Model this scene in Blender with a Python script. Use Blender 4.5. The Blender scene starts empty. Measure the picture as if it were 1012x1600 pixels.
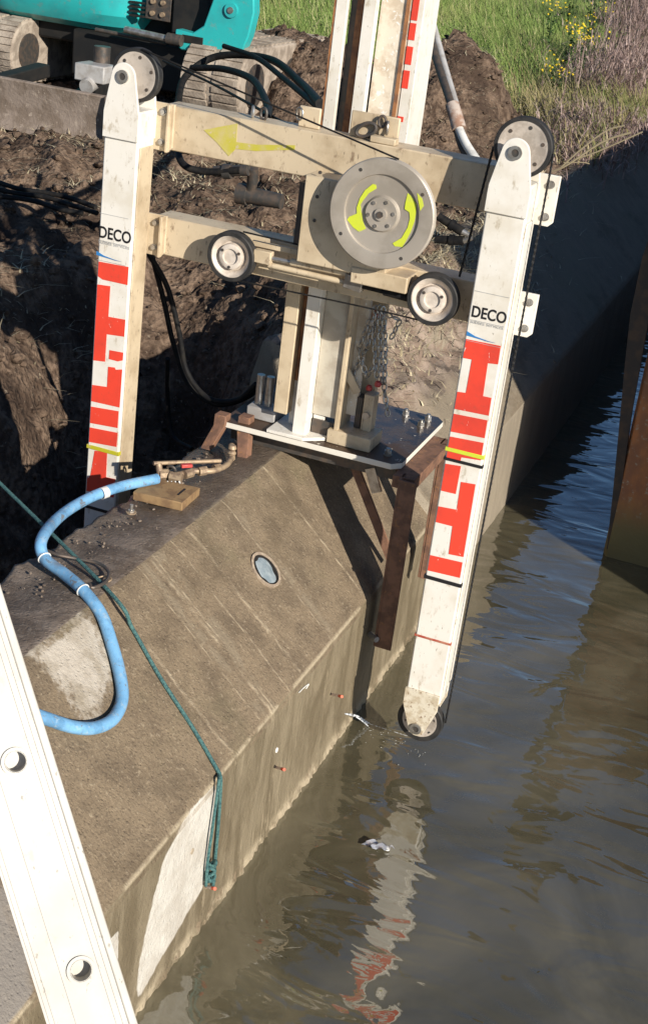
import bpy, math, random
from mathutils import Vector, Matrix, noise
random.seed(7)
S = bpy.context.scene
COL = S.collection
R_ = math.radians

# ------------------------------------------------------------------ camera
F, CX, CY, H = 2200.0, 506.0, 800.0, 3.0
_Y = Vector((1420-CX, -76-CY, F)).normalized()
_D = F*F/995.0
_Z = -Vector((-.13*_D, _D, F)).normalized()
_Z = (_Z - _Y*_Z.dot(_Y)).normalized()
_X = _Y.cross(_Z)
if _X.x < 0: _X = -_X
W2C = Matrix((_X, _Y, _Z))            # world = W2C @ camera(x right, y down, z forward)
CAM = Vector((0, 0, H))
cam = bpy.data.objects.new('camera', bpy.data.cameras.new('camera'))
COL.objects.link(cam)
cx, cy, cz = W2C @ Vector((1,0,0)), W2C @ Vector((0,-1,0)), W2C @ Vector((0,0,-1))
cam.matrix_world = Matrix(((cx.x,cy.x,cz.x,CAM.x),(cx.y,cy.y,cz.y,CAM.y),(cx.z,cy.z,cz.z,CAM.z),(0,0,0,1)))
cam.data.sensor_fit = 'VERTICAL'; cam.data.sensor_height = 24.0
cam.data.lens = F/1600*24.0
cam.data.clip_start = .05; cam.data.clip_end = 2000
S.camera = cam

# ------------------------------------------------------------------ light
SUN_B, SUN_EL = 0.72, R_(23)
sd = Vector((1, -SUN_B, 0)).normalized()*math.cos(SUN_EL); sd.z = math.sin(SUN_EL)   # towards the sun
w = bpy.data.worlds.new('World'); S.world = w; w.use_nodes = True
nt = w.node_tree; bg = nt.nodes['Background']
sky = nt.nodes.new('ShaderNodeTexSky'); sky.sky_type = 'NISHITA'; sky.sun_disc = False
sky.sun_elevation = SUN_EL; sky.sun_rotation = math.atan2(sd.x, sd.y)
sky.air_density = 1.0; sky.dust_density = .25; sky.ozone_density = 5.0
nt.links.new(sky.outputs[0], bg.inputs[0]); bg.inputs[1].default_value = .07
sl = bpy.data.lights.new('sun', 'SUN'); sl.energy = 4.9; sl.angle = R_(.5); sl.color = (1, .93, .82)
so = bpy.data.objects.new('sun', sl); COL.objects.link(so)
so.rotation_euler = sd.to_track_quat('Z', 'Y').to_euler(); so.location = (10, -8, 10)
S.view_settings.view_transform = 'Standard'; S.view_settings.look = 'None'
S.view_settings.exposure = 0.33; S.view_settings.gamma = 1; S.view_settings.use_curve_mapping = False

# pixel of the photograph -> point on a plane of the place
def ray(px, py): return W2C @ Vector((px-CX, py-CY, F))
def aty(px, py, y): r = ray(px, py); return CAM + r*(y/r.y)
def atz(px, py, z): r = ray(px, py); return CAM + r*((z-H)/r.z)
def atx(px, py, x): r = ray(px, py); return CAM + r*(x/r.x)

# ------------------------------------------------------------------ node helper
class V:
    def __init__(s, t, sock): s.t, s.s = t, sock
    def _m(s, op, *o, clamp=False):
        n = s.t.nodes.new('ShaderNodeMath'); n.operation = op; n.use_clamp = clamp
        for i, q in enumerate((s,)+o):
            if isinstance(q, V): s.t.links.new(q.s, n.inputs[i])
            else: n.inputs[i].default_value = q
        return V(s.t, n.outputs[0])
    def __add__(s, o): return s._m('ADD', o)
    __radd__ = __add__
    def __sub__(s, o): return s._m('SUBTRACT', o)
    def __rsub__(s, o): return (s*-1)+o
    def __mul__(s, o): return s._m('MULTIPLY', o)
    __rmul__ = __mul__
    def __truediv__(s, o): return s._m('DIVIDE', o)
    def abs(s): return s._m('ABSOLUTE')
    def max(s, o): return s._m('MAXIMUM', o)
    def min(s, o): return s._m('MINIMUM', o)
    def sin(s): return s._m('SINE')
    def ss(s, a, b):
        n = s.t.nodes.new('ShaderNodeMapRange'); n.interpolation_type = 'SMOOTHSTEP'
        s.t.links.new(s.s, n.inputs[0]); n.inputs[1].default_value = min(a,b); n.inputs[2].default_value = max(a,b)
        n.inputs[3].default_value = 0 if a < b else 1; n.inputs[4].default_value = 1 if a < b else 0
        return V(s.t, n.outputs[0])

class Mat:
    def __init__(s, name):
        s.m = bpy.data.materials.new(name); s.m.use_nodes = True
        s.t = s.m.node_tree; s.b = s.t.nodes['Principled BSDF']
        g = s.t.nodes.new('ShaderNodeNewGeometry'); s.geo = g
        s.pos = g.outputs['Position']
        sp = s.t.nodes.new('ShaderNodeSeparateXYZ'); s.t.links.new(s.pos, sp.inputs[0])
        s.x, s.y, s.z = [V(s.t, sp.outputs[i]) for i in range(3)]
    def nrm(s):
        sp = s.t.nodes.new('ShaderNodeSeparateXYZ'); s.t.links.new(s.geo.outputs['True Normal'], sp.inputs[0])
        return [V(s.t, sp.outputs[i]) for i in range(3)]
    def noise(s, scale, detail=4, rough=.55, stretch=(1,1,1), dist=0):
        mp = s.t.nodes.new('ShaderNodeMapping'); mp.inputs['Scale'].default_value = stretch
        s.t.links.new(s.pos, mp.inputs[0])
        n = s.t.nodes.new('ShaderNodeTexNoise'); n.inputs['Scale'].default_value = scale
        n.inputs['Detail'].default_value = detail; n.inputs['Roughness'].default_value = rough
        n.inputs['Distortion'].default_value = dist
        s.t.links.new(mp.outputs[0], n.inputs['Vector']); return V(s.t, n.outputs[0])
    def vor(s, scale, stretch=(1,1,1), feat='F1'):
        mp = s.t.nodes.new('ShaderNodeMapping'); mp.inputs['Scale'].default_value = stretch
        s.t.links.new(s.pos, mp.inputs[0])
        n = s.t.nodes.new('ShaderNodeTexVoronoi'); n.inputs['Scale'].default_value = scale; n.feature = feat
        s.t.links.new(mp.outputs[0], n.inputs['Vector']); return V(s.t, n.outputs[0])
    def attr(s, name):
        n = s.t.nodes.new('ShaderNodeAttribute'); n.attribute_name = name; return V(s.t, n.outputs['Fac'])
    def mix(s, fac, a, b):
        n = s.t.nodes.new('ShaderNodeMix'); n.data_type = 'RGBA'
        for i, q in ((0, fac), (6, a), (7, b)):
            if isinstance(q, V): s.t.links.new(q.s, n.inputs[i])
            elif i == 0: n.inputs[0].default_value = q
            else: n.inputs[i].default_value = (*q, 1)
        return V(s.t, n.outputs[2])
    def set(s, name, q):
        i = s.b.inputs[name]
        if isinstance(q, V): s.t.links.new(q.s, i)
        elif isinstance(q, tuple): i.default_value = (*q, 1)
        else: i.default_value = q
        return s
    def bump(s, h, strength=.5, dist=.01):
        n = s.t.nodes.new('ShaderNodeBump'); n.inputs['Strength'].default_value = strength
        n.inputs['Distance'].default_value = dist
        s.t.links.new(h.s, n.inputs['Height']); s.t.links.new(n.outputs[0], s.b.inputs['Normal']); return s

def simple(name, c1, c2=None, scale=12, lo=.42, hi=.62, rough=.6, metal=0, bump=.15, bs=90, bd=.003, c3=None, spec=.5):
    m = Mat(name); c2 = c2 or tuple(v*.7 for v in c1)
    n = m.noise(scale, 5, .6)
    c = m.mix(n.ss(lo, hi), c1, c2)
    if c3: c = m.mix(m.noise(scale*3.1, 4, .65).ss(.58, .66), c, c3)
    m.set('Base Color', c); m.set('Metallic', metal); m.set('Specular IOR Level', spec)
    m.set('Roughness', (n*.25+(rough-.12)) if rough > .15 else rough)
    if bump: m.bump(m.noise(bs, 3, .6), bump, bd)
    return m.m

def mwhite(name, a, b_, dirt, amt):
    m = Mat(name); n = m.noise(6, 5, .6); n2 = m.noise(38, 5, .7, (1,1,.45)); n3 = m.noise(110, 3, .6, (1,1,.3))
    c = m.mix(n.ss(.42, .68), a, b_); c = m.mix(n2.ss(.56, .72)*amt, c, dirt); c = m.mix(n3.ss(.66, .72)*.7, c, tuple(v*.55 for v in dirt))
    m.set('Base Color', c); m.set('Roughness', n*.2+.36); m.bump(n2, .05, .003); return m.m
MW = mwhite('white_paint', (.78,.745,.68), (.68,.63,.54), (.42,.35,.25), .75)
MC = mwhite('cream_paint', (.60,.49,.34), (.44,.34,.22), (.24,.17,.11), 1)
def mred():
    m = Mat('red_decal'); c = m.mix(m.noise(6, 5, .6).ss(.4, .75), (.80,.065,.035), (.62,.055,.035))
    c = m.mix(m.noise(24, 6, .75, (1,1,.5), 1).ss(.655, .67), c, (.78,.72,.64)); c = m.mix(m.noise(50, 5, .7).ss(.58, .72)*.4, c, (.33,.08,.05))
    m.set('Base Color', c); m.set('Roughness', .45); return m.m
MR = mred()
MRo = simple('faded_red', (.40,.07,.04), (.45,.2,.13), 30)
MBk = simple('black_rubber', (.012,.012,.013), (.022,.02,.018), 30, rough=.6, spec=.12)
MBk2 = simple('black_band', (.012,.012,.014), rough=.5)
MTy = simple('tyre_rubber', (.018,.018,.018), (.035,.032,.03), 20, rough=.6)
MHub = simple('cast_aluminium', (.66,.58,.50), (.52,.45,.38), 25, metal=0, rough=.5)
MHub2 = simple('worn_aluminium', (.58,.51,.44), (.44,.38,.32), 30, metal=.1, rough=.5)
MDisc = simple('dull_steel_disc', (.46,.41,.35), (.38,.335,.28), 8, metal=.3, rough=.42, bump=.04)
MSt = simple('bright_steel', (.55,.53,.5), (.35,.32,.28), 20, metal=.8, rough=.35)
MDk = simple('dark_steel', (.08,.075,.07), (.13,.1,.08), 25, metal=.4, rough=.5)
MRu = simple('rusty_steel', (.23,.12,.075), (.14,.075,.05), 18, rough=.75, c3=(.26,.13,.06), bump=.4)
MRu2 = simple('orange_rust_rail', (.34,.15,.06), (.20,.09,.045), 30, rough=.7, bump=.3)
MYl = simple('yellow_green_spray', (.58,.66,.04), (.50,.52,.12), 40, .5, .8, .6)
MYm = simple('yellow_marker', (.48,.45,.02), (.55,.42,.2), 26, .46, .62, .6)
def mhose():
    m = Mat('blue_hose'); c = m.mix(m.noise(14, 5, .65).ss(.42, .7), (.18,.40,.64), (.09,.23,.40)); c = m.mix(m.noise(42, 5, .7).ss(.54, .66)*.6, c, (.34,.46,.55))
    c = m.mix(m.noise(30, 6, .75, (1,1,.6), 1).ss(.585, .64)*.8, c, (.17,.14,.11)); c = m.mix(m.noise(7, 4, .6).ss(.58, .72)*.5, c, (.24,.22,.19))
    m.set('Base Color', c); m.set('Roughness', m.noise(30, 3)*.4+.25); m.bump(m.noise(60, 3), .15, .004); return m.m
MHo = mhose()
MRp = simple('green_rope', (.07,.17,.16), (.025,.08,.09), 140, rough=.8, bump=.8, bs=300)
MWd = simple('worn_timber', (.30,.19,.09), (.20,.12,.06), 20, rough=.8, bump=.5)
MBr = simple('muddy_brass', (.42,.31,.20), (.24,.17,.12), 40, metal=.35, rough=.55)
MRd = simple('red_plastic', (.5,.06,.05), (.42,.05,.04), rough=.4)
MAl = mwhite('ladder_aluminium', (.53,.505,.46), (.47,.44,.39), (.36,.32,.25), .45)
MTq = simple('turquoise_paint', (.03,.44,.44), (.035,.36,.37), 5, .45, .7, .3, bump=.01, c3=(.10,.36,.35))
MGr = simple('grey_machine_paint', (.42,.41,.40), (.33,.31,.29), 14, rough=.5)
MBl = simple('muddy_blade', (.25,.20,.165), (.17,.13,.10), 7, .4, .6, .8, c3=(.33,.27,.22), bump=.6, bs=40, bd=.01)
MUd = simple('undercarriage_black', (.007,.007,.007), (.014,.012,.01), 8, rough=.7)
MTk = simple('muddy_track', (.42,.35,.28), (.26,.21,.165), 9, .4, .6, .85, bump=.6, bs=50, bd=.01)
MGy = simple('grey_text', (.42,.42,.42)); MBlu = simple('blue_swoosh', (.03,.2,.5))
MSn = simple('brown_sleeve', (.32,.19,.13), (.5,.42,.36), 15)
MFo = simple('silver_foil', (.7,.7,.72), (.4,.4,.42), 60, metal=.6, rough=.3)
MGlz = simple('core_plug', (.40,.45,.47), (.20,.25,.28), 16, .35, .65, .3)
MOr = simple('orange_tip', (.75,.14,.07)); MCo = simple('copper_pin', (.66,.54,.48), (.58,.48,.42), 40, rough=.5)
MCh = simple('chalk_white', (.75,.74,.7))

# ------------------------------------------------------------------ mesh helper
class MB:
    def __init__(s): s.v, s.f = [], []
    def add(s, vs, fs):
        n = len(s.v); s.v += [Vector(q) for q in vs]; s.f += [tuple(n+i for i in f) for f in fs]; return s
    def box(s, x0, x1, y0, y1, z0, z1):
        return s.add([(x0,y0,z0),(x1,y0,z0),(x1,y1,z0),(x0,y1,z0),(x0,y0,z1),(x1,y0,z1),(x1,y1,z1),(x0,y1,z1)],
                     [(0,3,2,1),(4,5,6,7),(0,1,5,4),(1,2,6,5),(2,3,7,6),(3,0,4,7)])
    def bar(s, a, b, wd, th, up=(0,0,1)):           # rectangular bar from a to b
        a, b = Vector(a), Vector(b); d = (b-a).normalized(); u = Vector(up)
        sd_ = d.cross(u)
        if sd_.length < 1e-4: sd_ = d.cross(Vector((0,1,0)))
        sd_.normalize(); u = sd_.cross(d).normalized()
        p = []
        for q in (a, b):
            for i, j in ((-1,-1),(1,-1),(1,1),(-1,1)): p.append(q+sd_*i*wd/2+u*j*th/2)
        return s.add(p, [(3,2,1,0),(4,5,6,7),(0,1,5,4),(1,2,6,5),(2,3,7,6),(3,0,4,7)])
    def ext(s, poly, vec):                          # extrude a planar polygon
        n = len(poly); vec = Vector(vec); poly = [Vector(q) for q in poly]
        return s.add(poly+[q+vec for q in poly], [tuple(range(n)), tuple(range(2*n-1, n-1, -1))]+[((i+1)%n, i, n+i, n+(i+1)%n) for i in range(n)])
    def lathe(s, prof, o, axis, n=40):              # prof: (radius, along axis)
        o, a = Vector(o), Vector(axis).normalized()
        u = a.orthogonal().normalized(); w_ = a.cross(u)
        base = len(s.v)
        for r, h in prof:
            for k in range(n):
                t = 2*math.pi*k/n; s.v.append(o+a*h+(u*math.cos(t)+w_*math.sin(t))*r)
        for i in range(len(prof)-1):
            for k in range(n):
                s.f.append((base+i*n+k, base+i*n+(k+1)%n, base+(i+1)*n+(k+1)%n, base+(i+1)*n+k))
        cl_ = prof[0] == prof[-1]
        if prof[0][0] > 1e-5 and not cl_: s.f.append(tuple(base+k for k in range(n-1, -1, -1)))
        if prof[-1][0] > 1e-5 and not cl_: s.f.append(tuple(base+(len(prof)-1)*n+k for k in range(n)))
        return s
    def cyl(s, a, b, r, r2=None, n=16):
        a, b = Vector(a), Vector(b)
        return s.lathe([(r, 0), (r if r2 is None else r2, (b-a).length)], a, b-a, n)
    def ring(s, o, axis, r0, r1, h0, h1, n=40):
        return s.lathe([(r0,h0),(r1,h0),(r1,h1),(r0,h1),(r0,h0)], o, axis, n) if False else s._ring(o, axis, r0, r1, h0, h1, n)
    def _ring(s, o, axis, r0, r1, h0, h1, n):
        o, a = Vector(o), Vector(axis).normalized(); u = a.orthogonal().normalized(); w_ = a.cross(u); b = len(s.v)
        pr = [(r0,h0),(r1,h0),(r1,h1),(r0,h1)]
        for r, h in pr:
            for k in range(n):
                t = 2*math.pi*k/n; s.v.append(o+a*h+(u*math.cos(t)+w_*math.sin(t))*r)
        for i in range(4):
            j = (i+1) % 4
            for k in range(n): s.f.append((b+i*n+k, b+i*n+(k+1)%n, b+j*n+(k+1)%n, b+j*n+k))
        return s
    def tube(s, pts, r, n=10, sub=6, smooth=True, twist=0, closed=False):
        P = [Vector(p) for p in pts]
        if smooth and len(P) > 2:
            Q = []
            for i in range(len(P)-1):
                p0 = P[i-1] if i else P[0]*2-P[1]; p1, p2 = P[i], P[i+1]; p3 = P[i+2] if i+2 < len(P) else P[-1]*2-P[-2]
                for k in range(sub):
                    t = k/sub; Q.append(.5*((2*p1)+(p2-p0)*t+(2*p0-5*p1+4*p2-p3)*t*t+(3*p1-p0-3*p2+p3)*t**3))
            Q.append(P[-1]); P = Q
        base = len(s.v); u = None
        for i, p in enumerate(P):
            d = (P[min(i+1, len(P)-1)]-P[max(i-1, 0)]).normalized()
            if u is None: u = d.orthogonal().normalized()
            u = (u-d*u.dot(d)).normalized(); w_ = d.cross(u)
            rr = r[min(i*len(r)//len(P), len(r)-1)] if isinstance(r, (list, tuple)) else r
            for k in range(n):
                t = 2*math.pi*k/n+twist*i; s.v.append(p+(u*math.cos(t)+w_*math.sin(t))*rr)
        for i in range(len(P)-1):
            for k in range(n):
                s.f.append((base+i*n+k, base+i*n+(k+1)%n, base+(i+1)*n+(k+1)%n, base+(i+1)*n+k))
        s.f.append(tuple(base+k for k in range(n-1, -1, -1))); s.f.append(tuple(base+(len(P)-1)*n+k for k in range(n)))
        return s
    def torus(s, o, axis, R, r, n=20, m=8, squash=1, long=None):
        o, a = Vector(o), Vector(axis).normalized()
        u = Vector(long) if long is not None else a.orthogonal()
        u = (u-a*u.dot(a)).normalized(); w_ = a.cross(u); b = len(s.v)
        for i in range(n):
            t = 2*math.pi*i/n; c = u*math.cos(t)+w_*math.sin(t)*squash; q = (u*math.cos(t)+w_*math.sin(t)).normalized()
            for j in range(m):
                p = 2*math.pi*j/m; s.v.append(o+c*R+q*r*math.cos(p)+a*r*math.sin(p))
        for i in range(n):
            for j in range(m):
                s.f.append((b+i*m+j, b+((i+1)%n)*m+j, b+((i+1)%n)*m+(j+1)%m, b+i*m+(j+1)%m))
        return s
    def build(s, name, mat, parent=None, bevel=0, angle=38, fix=True):
        me = bpy.data.meshes.new(name)
        if parent is not None:
            o0 = parent['_w'] if '_w' in parent else (0,0,0); o0 = Vector(o0)
        else:
            xs = [q.x for q in s.v]; ys = [q.y for q in s.v]; zs = [q.z for q in s.v]
            o0 = Vector(((min(xs)+max(xs))/2, (min(ys)+max(ys))/2, min(zs)))
        me.from_pydata([q-o0 for q in s.v], [], s.f)
        if fix:
            import bmesh
            bm = bmesh.new(); bm.from_mesh(me); bmesh.ops.recalc_face_normals(bm, faces=bm.faces); bm.to_mesh(me); bm.free()
        for p in me.polygons: p.use_smooth = True
        me.set_sharp_from_angle(angle=R_(angle))
        me.materials.append(mat); me.update()
        o = bpy.data.objects.new(name, me); COL.objects.link(o)
        o['_w'] = tuple(o0)
        if parent is not None: o.parent = parent
        else: o.location = o0
        if bevel:
            b = o.modifiers.new('bevel', 'BEVEL'); b.width = bevel; b.segments = 2; b.limit_method = 'ANGLE'; b.angle_limit = R_(40)
        return o

def tag(o, label=None, cat=None, group=None, kind=None):
    if label: o['label'] = label
    if cat: o['category'] = cat
    if group: o['group'] = group
    if kind: o['kind'] = kind
    return o
def thing(name, loc, label, cat, group=None):
    o = bpy.data.objects.new(name, None); COL.objects.link(o); o.location = loc; o['_w'] = tuple(loc)
    o.empty_display_size = .1
    return tag(o, label, cat, group)
def fbm(x, y, z, o=4):
    a, s_ = .5, 0
    for i in range(o): s_ += a*noise.noise(Vector((x, y, z))); x *= 2.07; y *= 2.07; z *= 2.07; a *= .5
    return s_
def sst(t, a, b): t = max(0, min(1, (t-a)/(b-a))); return t*t*(3-2*t)
def soft(x, y, P, d):
    return sum(inpoly(x+a*d, y+b*d, P) for a, b in ((0,0),(1,0),(-1,0),(0,1),(0,-1),(.6,.6),(-.6,.6),(.6,-.6),(-.6,-.6)))/9
def inpoly(x, y, P):
    c = False; j = len(P)-1
    for i in range(len(P)):
        if (P[i][1] > y) != (P[j][1] > y) and x < (P[j][0]-P[i][0])*(y-P[i][1])/(P[j][1]-P[i][1])+P[i][0]: c = not c
        j = i
    return c
def grid(name, us, vs, fn, mat, attrs=None, angle=180):
    nv = len(vs); V_ = []; A = {k: [] for k in (attrs or {})}
    for u in us:
        for v in vs:
            p = fn(u, v); V_.append(p)
            for k, f in (attrs or {}).items(): A[k].append(f(u, v, p))
    Fc = [(i*nv+j, (i+1)*nv+j, (i+1)*nv+j+1, i*nv+j+1) for i in range(len(us)-1) for j in range(nv-1)]
    me = bpy.data.meshes.new(name); me.from_pydata(V_, [], Fc)
    for p in me.polygons: p.use_smooth = True
    for k, a in A.items():
        at = me.attributes.new(k, 'FLOAT', 'POINT'); at.data.foreach_set('value', a)
    me.materials.append(mat); o = bpy.data.objects.new(name, me); COL.objects.link(o); return o
def span(a, b, d):
    n = max(1, int(round((b-a)/d))); return [a+(b-a)*i/n for i in range(n+1)]

YM = 4.372                      # front plane of the saw legs
WX, WZ = -1.282, .537           # edge between the wall's vertical and sloping face
TX, TZ = -1.765, .967           # edge between slope and top
BX = -2.04

# ------------------------------------------------------------------ terrain (left bank with trench)
def ms(): 
    m = Mat('soil')
    n1 = m.noise(2.2, 6, .6); n2 = m.noise(14, 6, .65); n3 = m.noise(60, 4, .6)
    c = m.mix(n2.ss(.38, .62), (.085,.056,.039), (.225,.158,.112))
    c = m.mix(n1.ss(.45, .65), c, (.065,.043,.031))
    c = m.mix(m.noise(33, 3, .7).ss(.62, .70), c, (.24,.19,.14))
    g = m.attr('green'); gg = (g + (m.noise(3, 4)-.5)*.6).ss(.4, .6)
    c = m.mix(gg, c, (.06,.10,.025))
    m.set('Base Color', c); m.set('Roughness', .9); m.set('Specular IOR Level', .2)
    cr = m.vor(34, (1,1,1))
    m.bump(n2*.8+n3*.35+cr*.5, 1.0, .035); return m.m
MSoil = ms()
MOUNDS = []
def mound(px, py, z, sx, sy, h): p = atz(px, py, z); MOUNDS.append((p.x, p.y, sx, sy, h))
mound(652, 262, 1.1, .52, .7, .80)
mound(610, 225, 1.1, .45, .55, .32)
mound(722, 262, 1.1, .35, .5, .30)
mound(470, 178, 1.1, 1.0, .7, .74)
mound(750, 262, 1.1, .4, .6, .12)
mound(40, 260, 1.1, .9, .35, .12)
mound(340, 262, 1.1, .7, .5, .16)
def trench_edge(y): return -3.55 + .08*math.sin(y*1.7) + .05*math.sin(y*3.9+1) - .9*sst(-y, -4.2, -2.5) 
def gheight(x, y):
    n = fbm(x*1.1, y*1.1, .3, 5)
    z = 1.1 + .16*n
    # trench between wall and bank
    slope_x = sst(x, trench_edge(y)-.15, trench_edge(y)+.8)
    e0 = 5.15+.95*(-2.3-x)+.25*fbm(x*2, y*2, 7, 3)
    end = 1 - sst(y, e0, e0+1.5)
    t = slope_x*end
    bottom = -.25 + .1*n
    z = z*(1-t)+bottom*t
    k = sst(x, -2.9, -2.2)*sst(y, 5.6, 6.5); z = z*(1-k)+(1.2+.05*n)*k
    for mx, my, sx, sy, h in MOUNDS:
        d = ((x-mx)/sx)**2+((y-my)/sy)**2
        if d < 9: z += h*math.exp(-d*.9)*(1+.35*n)
    rough = 1 if y < 13 else .3
    q = noise.turbulence(Vector((x*4.2, y*4.2, z*3)), 4, False)-.5
    z += .10*q*rough
    if y < 14:
        c = noise.voronoi(Vector((x*6, y*6, z*6)))[0]; c2 = noise.voronoi(Vector((x*13+.6*n, y*13, z*13)))[0]
        k = sst(fbm(x*2, y*2, 5, 2)+.18, -.05, .15)
        z += (.10*(c[1]-c[0])+.05*(c2[1]-c2[0])-.035)*k
    return z
xs = span(-60, -14, 4)[:-1]+span(-14, -7, .18)[:-1]+span(-7, -1.98, .035)
ys = span(-8, 3, .4)[:-1]+span(3, 10, .035)[:-1]+span(10, 13.2, .04)[:-1]+span(13.2, 16, .12)[:-1]+span(16, 32, .4)[:-1]+span(32, 400, 20)
def green(u, v, p):
    # grass line, from the photograph's field edge
    e = sst(v, 13.6+.25*(abs(u+4))+.8*fbm(u*.5, v*.5, 2, 3), 14.8+.25*abs(u+4))
    if u > -3.3: e = max(e, sst(v, 10.6, 12.2))
    return e
gr = grid('ground', xs, ys, lambda u, v: (u, v, gheight(u, v)), MSoil, {'green': green})
tag(gr, kind='structure')

# unseen bank out of frame, placed and sized to shade the far wall
g2 = MB().box(1.2, 300, 5.25, 400, -.5, 2.85).build('shading_bank', MSoil); tag(g2, kind='structure')

# ------------------------------------------------------------------ water
def mw():
    m = Mat('water')
    big = m.noise(1.1, 3, .5, (.8, 1.1, 1), .5); n1 = m.noise(3.2, 2, .45, (.7, 1.5, 1), 1.1); n2 = m.noise(12, 2, .5, (.8, 1.3, 1), .8)
    murk = m.mix(m.noise(1.4, 5, .6, (1, .8, 1), 1).ss(.35, .7), (.085,.075,.044), (.145,.128,.083))
    m.set('Base Color', murk); m.set('Roughness', .015); m.set('IOR', 1.42); m.set('Specular IOR Level', .95); m.set('Coat Weight', 1.0); m.set('Coat IOR', 1.8); m.set('Coat Roughness', .01)
    m.bump(big*1.2+n1*.5+n2*.03, .6, .05); m.t.links.new(m.b.inputs['Normal'].links[0].from_socket, m.b.inputs['Coat Normal']); return m.m
wt = grid('water', [WX-.6, 0, 4, 60, 400], [-30, 0, 10, 60, 400], lambda u, v: (u, v, 0), mw()); tag(wt, kind='structure')

# ------------------------------------------------------------------ concrete wall
SEAM = [atx(px, py, WX).y for px, py in ((575,938),)]
yl = []
for px, py in ((411,1131), (373,976), (427,1104), (365,1180), (345,1010), (470,1050), (520,1000)):
    # on the slope: intersect with the chamfer plane
    r = ray(px, py); n = Vector((TZ-WZ, 0, WX-TX)); n = Vector((n.x, 0, n.z))
    t = n.dot(Vector((WX,0,WZ))-CAM)/n.dot(r); yl.append((CAM+r*t).y)
def mconc(name, far=False):
    m = Mat(name)
    nx, ny, nz = m.nrm()
    top = nz.ss(.85, .95); vert = nz.ss(.4, .2)
    big = m.noise(1.6, 5, .6); mid = m.noise(9, 6, .65); fine = m.noise(70, 4, .7)
    c = m.mix(mid.ss(.35, .7), (.235,.178,.115), (.145,.108,.070))
    c = m.mix(big.ss(.5, .68), c, (.165,.140,.080))
    c = m.mix(m.vor(55).ss(.22, .12)*fine.ss(.45, .6)*.6, c, (.09,.07,.05))
    c = m.mix(fine.ss(.56, .68)*.7, c, (.36,.29,.20)); c = m.mix(m.noise(120, 4, .75).ss(.52, .62)*.5, c, (.07,.05,.035))
    if far:
        c = m.mix(.45, c, (.30,.26,.20))
        mud = ((m.x*-1)+(big-.5)*.35).ss(1.48, 1.62)*m.y.ss(8.2, 7.2)
        c = m.mix(mud, c, m.mix(mid.ss(.4,.62), (.20,.145,.11), (.32,.25,.20)))
    # board marks: pale ridges across the slope
    wob = (m.noise(4, 5, .65)-.5)*.035; wv = m.noise(30, 3).ss(.3, .7)
    lines = None
    for i, y0 in enumerate(sorted(yl)+SEAM):
        wdt = (.012, .006, .016, .009, .007, .014, .008, .010)[i % 8]
        l = (m.y+wob*(0.3 if i == len(yl) else 1)-y0).abs().ss(wdt, 0)*wv
        lines = l if lines is None else lines.max(l)
    brk = m.noise(5, 4, .6, (1, .5, 1)).ss(.38, .52)
    if not far: c = m.mix(lines*brk*(1-top)*.85, c, (.44,.36,.25))
    c = m.mix(m.noise(2.6, 6, .7, (1,.6,1)).ss(.52,.66)*.45*(1-top), c, (.10,.072,.042))
    soft = None
    for y0 in yl[::2]:
        l = (m.y+wob-y0-.03).abs().ss(.035, .0)
        soft = l if soft is None else soft.max(l)
    if not far: c = m.mix(soft*(1-vert)*(1-top)*mid.ss(.45, .55)*.35, c, (.36,.30,.21))
    # vertical face: wet, streaked
    st = m.noise(9, 6, .65, (1, 1, .28), .8)
    v = m.mix(st.ss(.35, .65), (.150,.118,.072), (.245,.200,.132))
    v = m.mix(m.noise(22, 5, .65, (1, 1, .16), .6).ss(.60, .70)*.55, v, (.38,.31,.21))
    if far: v = m.mix(.5, v, (.36,.31,.25))
    c = m.mix(vert, c, v)
    # top: muddy and damp
    tp = m.mix(m.noise(8, 6, .7).ss(.4, .62), (.12,.09,.068), (.22,.175,.14)); tp = m.mix(fine.ss(.56,.66)*.5, tp, (.32,.27,.22))
    wet = m.attr('wet')
    tp = m.mix(wet*.6, tp, (.075,.058,.045))
    c = m.mix(top, c, tp)
    pale = (m.attr('pale')+(m.noise(10, 6, .75)-.5)*(vert*-.7+1.3)).ss(.40, .66)
    c = m.mix(pale*.9, c, m.mix(mid.ss(.4, .65), m.mix(vert, (.50,.45,.38), (.66,.63,.57)), m.mix(vert, (.34,.29,.22), (.54,.50,.44))))
    gy = (m.attr('grey')+(m.noise(9, 4)-.5)*.4).ss(.4, .7)
    c = m.mix(gy*.8, c, (.24,.22,.20))
    edge = m.attr('edge')
    c = m.mix(edge*mid.ss(.40,.55), c, (.48,.40,.28))
    m.set('Base Color', c)
    m.set('Roughness', (wet*-.62)+.85+(fine-.5)*.2); m.set('Specular IOR Level', .45)
    m.bump(mid*.15+fine*.8+lines*brk*.4*(1-top)+m.vor(60).ss(.3,.1)*-.25, .7, .010)
    return m.m
def chamfpt(px, py, x0=WX, z0=WZ, x1=TX, z1=TZ):
    r = ray(px, py); n = Vector((z1-z0, 0, x0-x1)); t = n.dot(Vector((x0,0,z0))-CAM)/n.dot(r); return CAM+r*t
PV = [(atx(a, b, WX).y, atx(a, b, WX).z) for a, b in ((341,1222),(333,1300),(318,1385),(262,1480),(214,1566),(218,1500),(240,1400),(257,1338),(300,1265))]
PV2 = [(atx(a, b, WX).y, atx(a, b, WX).z) for a, b in ((168,1470),(187,1452),(184,1500),(176,1530))]
PC = [(chamfpt(a, b).y, chamfpt(a, b).x) for a, b in ((30,1025),(138,942),(160,985),(176,1050),(170,1110),(140,1135),(112,1120),(95,1060),(50,1050))]
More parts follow.
